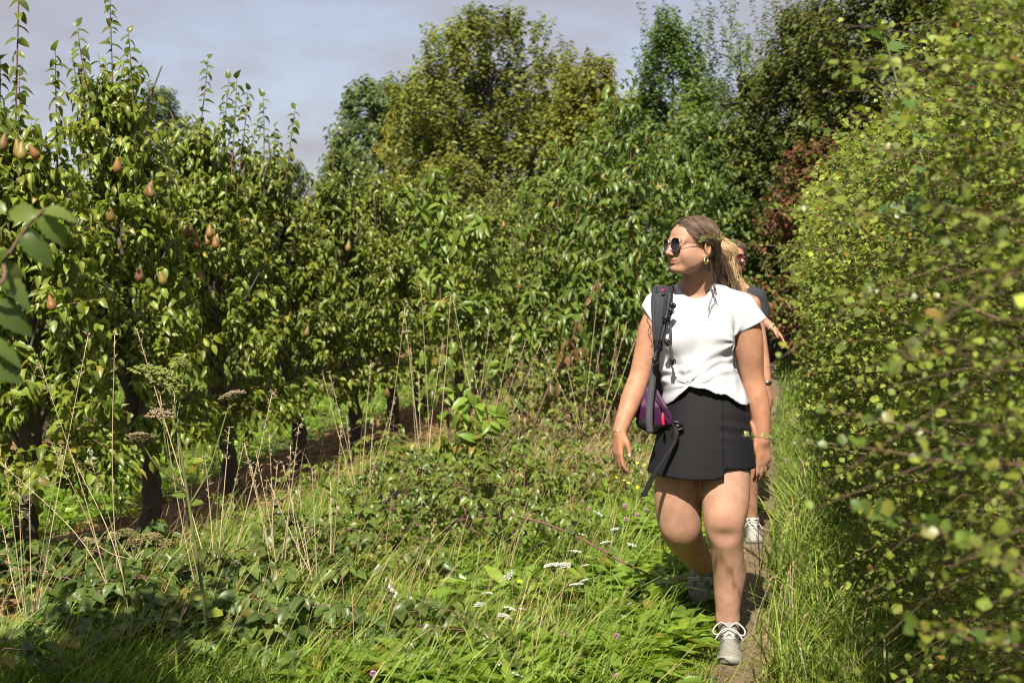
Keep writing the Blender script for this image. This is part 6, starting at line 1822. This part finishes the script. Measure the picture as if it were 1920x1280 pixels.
WF = [(915, 1110, .22, 1, 1.1), (898, 1131, .2, 1, 1.0), (955, 1138, .2, 1, 1.1), (946, 1152, .18, 0, .8), (1036, 1056, .26, 0, 1.25), (1060, 1057, .24, 0, .9), (1080, 1093, .24, 0, .9), (1096, 1086, .25, 1, .9),
        (952, 1078, .2, 1, 1.3), (1122, 961, .25, 1, 1.2), (1134, 1015, .22, 1, 1.2), (1080, 1032, .2, 1, 1.2), (1184, 1020, .2, 1, 1.0), (934, 1241, .14, 1, 1.0), (970, 1262, .12, 0, .8), (1152, 990, .22, 1, 1.0), (1090, 1000, .22, 1, .9), (978, 1140, .16, 1, .6), (1098, 1058, .22, 1, .8), (1072, 1190, .14, 1, .5)]
for i, (x, y, h, m, s) in enumerate(WF):
    white_flower(x, y, h, UM_WHITE if m == 0 else UM_WHITE2, s * .9, 'small white umbel flower in the sunny grass, %s of the white flowers' % rank(WF)[i], 700 + i)
M_pink = tinted('clover_flower', rough=.7, spec=.2, trans=.2)
def clover_mesh():
    r = np.random.default_rng(8); n = 90; d = unit(r.normal(0, 1, (n, 3)) + (0, 0, .45)); L = np.full(n, .0075)
    v, f, own = leaves(d * .005, d, r.normal(0, 1, (n, 3)), L, L * .42, LEAF4)
    me = mesh_np('flower_head', v, f); set_color(me, (np.array((.52, .22, .42)) * (1 - np.clip(d[:, 2:3], 0, 1)) + np.array((.70, .45, .60)) * np.clip(d[:, 2:3], 0, 1))[own]); me.materials.append(M_pink); return me
CLOV = clover_mesh()
CF = [(1092, 940, .2), (1104, 953, .18), (1195, 965, .15), (1173, 973, .14), (1060, 1186, .13), (1156, 1191, .12), (700, 1262, .16), (1036, 1270, .12), (1157, 1267, .1), (1172, 948, .16), (1210, 955, .14), (1475, 862, .2), (1505, 865, .22), (1180, 1135, .1)]
for i, (x, y, h) in enumerate(CF):
    r = np.random.default_rng(800 + i); p = flower_spot(x, y, h); root = empty('clover_flower', p * (1, 1, 0)); tag(root, 'pink clover flower head in the grass, %s of the pink flowers' % rank(CF)[i], 'flower', 'pink clover flowers')
    MB().tube([p * (1, 1, 0), p * (1, 1, .5) + (r.normal(0, .01), 0, 0), p], (.0013, .0012, .001), 5, 4).build('stem', M_twig_green, root)
    head(CLOV, p, root, 1.0 + .25 * r.random())
M_yellow = plain('yellow_petal', (.75, .55, .03), .45)
def butter_mesh():
    a = np.arange(5) * 2 * np.pi / 5; d = np.column_stack([np.cos(a), np.sin(a), np.full(5, .35)]); v, f, own = leaves(np.zeros((5, 3)), d, np.tile((0, 0, 1.0), (5, 1)), np.full(5, .011), np.full(5, .010), LEAF4)
    me = mesh_np('flower_head', v, f); me.materials.append(M_yellow); return me
BUT = butter_mesh()
BF = [(1195, 868, .3), (1208, 872, .3), (1183, 887, .25), (1148, 884, .28), (1170, 900, .25), (1178, 905, .25), (1188, 893, .26), (1203, 899, .22), (1156, 895, .25), (1212, 912, .2), (1195, 913, .2), (1165, 915, .2), (1180, 920, .2), (1150, 872, .3), (975, 1090, .2), (902, 1090, .2)]
for i, (x, y, h) in enumerate(BF):
    r = np.random.default_rng(840 + i); p = flower_spot(x, y, h); root = empty('buttercup', p * (1, 1, 0)); tag(root, 'small yellow buttercup in the grass, %s of the yellow flowers' % rank(BF)[i], 'flower', 'yellow buttercups')
    MB().tube([p * (1, 1, 0), p * (1, 1, .5) + (r.normal(0, .01), 0, 0), p], (.0012, .001, .0008), 4, 4).build('stem', M_twig_green, root)
    head(BUT, p, root, 1.1 + .4 * r.random(), (r.normal(.4, .3), r.normal(0, .3)))
# plantain heads by the path
M_brown = plain('seed_head', (.28, .19, .10), .9, noise=.4, nscale=300)
PF = [(1455, 1085, .28), (1465, 1105, .25), (1478, 1078, .3), (1482, 1068, .3), (1487, 1062, .32), (1444, 1090, .24), (1488, 1060, .3), (1250, 1100, .18), (1262, 1090, .2), (1200, 1080, .18), (700, 1000, .2), (1068, 905, .3), (1080, 862, .3), (1140, 912, .25), (1500, 1210, .2), (1508, 1160, .22)]
for i, (x, y, h) in enumerate(PF):
    r = np.random.default_rng(860 + i); p = flower_spot(x, y, h); root = empty('plantain', p * (1, 1, 0)); tag(root, 'plantain stalk with small brown seed head, %s of the seed heads' % rank(PF)[i], 'wild plant', 'plantain seed heads')
    k = np.array((r.normal(0, .03), 0, 0))
    MB().tube([p * (1, 1, 0) + k, p * (1, 1, .5) + k * .6, p], (.0012, .001, .0009), 4, 4).build('stem', M_straw, root)
    MB().tube([p - (0, 0, .003), p + (0, 0, .008), p + (-k[0] * .2, 0, .022)], (.002, .0042, .0012), 6, 3).build('seed_head', M_brown, root)
# dock rosettes with big single leaves
DOCK = [one_leaf('leaf', leaf_pat((.2, .5, .8), (.32, .5, .36), .15, .35), x) for x in ((.115, .175, .03), (.09, .145, .028))]
for i, (x, y, lab, tl) in enumerate([(905, 1272, 'dock plant with one upright bright leaf at the bottom centre', [(.0, .1, 1, .17), (-.5, -.3, .6, .15), (.6, -.4, .6, .16), (-.9, -.2, .35, .14), (.9, .1, .3, .14), (-.3, .5, .7, .12)]),
        (1235, 1255, 'dock plant with broad leaves beside the front foot', [(-.8, -.3, .5, .15), (-.4, -.5, .7, .14), (.3, -.4, .7, .12), (-1, .2, .3, .13), (.6, .3, .5, .12)]),
        (1150, 1215, 'dock plant with jagged leaves left of the front foot', [(-.8, -.2, .5, .15), (.7, -.3, .5, .14), (0, -.5, .7, .14), (-.5, .4, .6, .12), (.9, .2, .35, .13)])]):
    p = P(x, y, F * EYE / (y - HOR)) * (1, 1, 0); root = empty('dock_plant', p); tag(root, lab, 'wild plant')
    for j, (dx, dy, dz, L) in enumerate(tl): place_leaf(DOCK[j % 2], p + (dx * .01, dy * .01, .01), (dx, dy, dz), (.1, -.4, 1), L, root, .42)
# bramble flowers and berries
root = empty('bramble_flowers', P(735, 1105, 5.4)); tag(root, 'cluster of pale pink bramble flowers in the left foreground', 'flower')
M_pale = plain('pale_petal', (.62, .50, .52), .6)
def blossom():
    a = np.arange(5) * 2 * np.pi / 5; d = np.column_stack([np.cos(a), np.sin(a), np.full(5, .25)]); v, f, own = leaves(np.zeros((5, 3)), d, np.tile((0, 0, 1.0), (5, 1)), np.full(5, .013), np.full(5, .011), LEAF4)
    me = mesh_np('blossom', v, f); me.materials.append(M_pale); return me
BL = blossom(); r = np.random.default_rng(31)
for i in range(20):
    p = P(735 + r.normal(0, 8), 1108 + r.normal(0, 14), 5.38 + r.normal(0, .03)); MB().tube([P(730, 1150, 5.4), (P(730, 1150, 5.4) + p) / 2 + (0, 0, .01), p], .0009, 4, 3).build('stem', M_twig_green, root); head(BL, p, root, .75 + .3 * r.random(), (1.0 + r.normal(0, .4), r.normal(0, .5)))
root = empty('blackberries', P(725, 945, 7.2)); tag(root, 'cluster of ripe blackberries at the top of the bramble mound', 'fruit')
M_berry = plain('ripe_blackberry', (.012, .008, .016), .25)
def berry():
    r = np.random.default_rng(2); n = 26; i = np.arange(n) + .5; ph = np.arccos(1 - 2 * i / n); th = i * 2.39996
    cc = np.column_stack([np.cos(th) * np.sin(ph) * .0075, np.sin(th) * np.sin(ph) * .0075, np.cos(ph) * .010]); mb = MB()
    oc = np.array([(1, 0, 0), (-1, 0, 0), (0, 1, 0), (0, -1, 0), (0, 0, 1), (0, 0, -1)], float); of = np.array([(0, 2, 4), (2, 1, 4), (1, 3, 4), (3, 0, 4), (2, 0, 5), (1, 2, 5), (3, 1, 5), (0, 3, 5)])
    for c_ in cc: mb.add(oc * .0036 + c_, of)
    me = mb.mesh('berry'); me.materials.append(M_berry); return me
BE = berry(); r = np.random.default_rng(33)
for i in range(16):
    p = P(725 + r.normal(0, 10), 942 + r.normal(0, 12), 7.15 + r.normal(0, .03)); MB().tube([P(722, 975, 7.2), (P(722, 975, 7.2) + p) / 2 + (0, 0, .01), p], .001, 4, 3).build('stem', M_twig_green, root); head(BE, p, root, 1.0 + .3 * r.random())
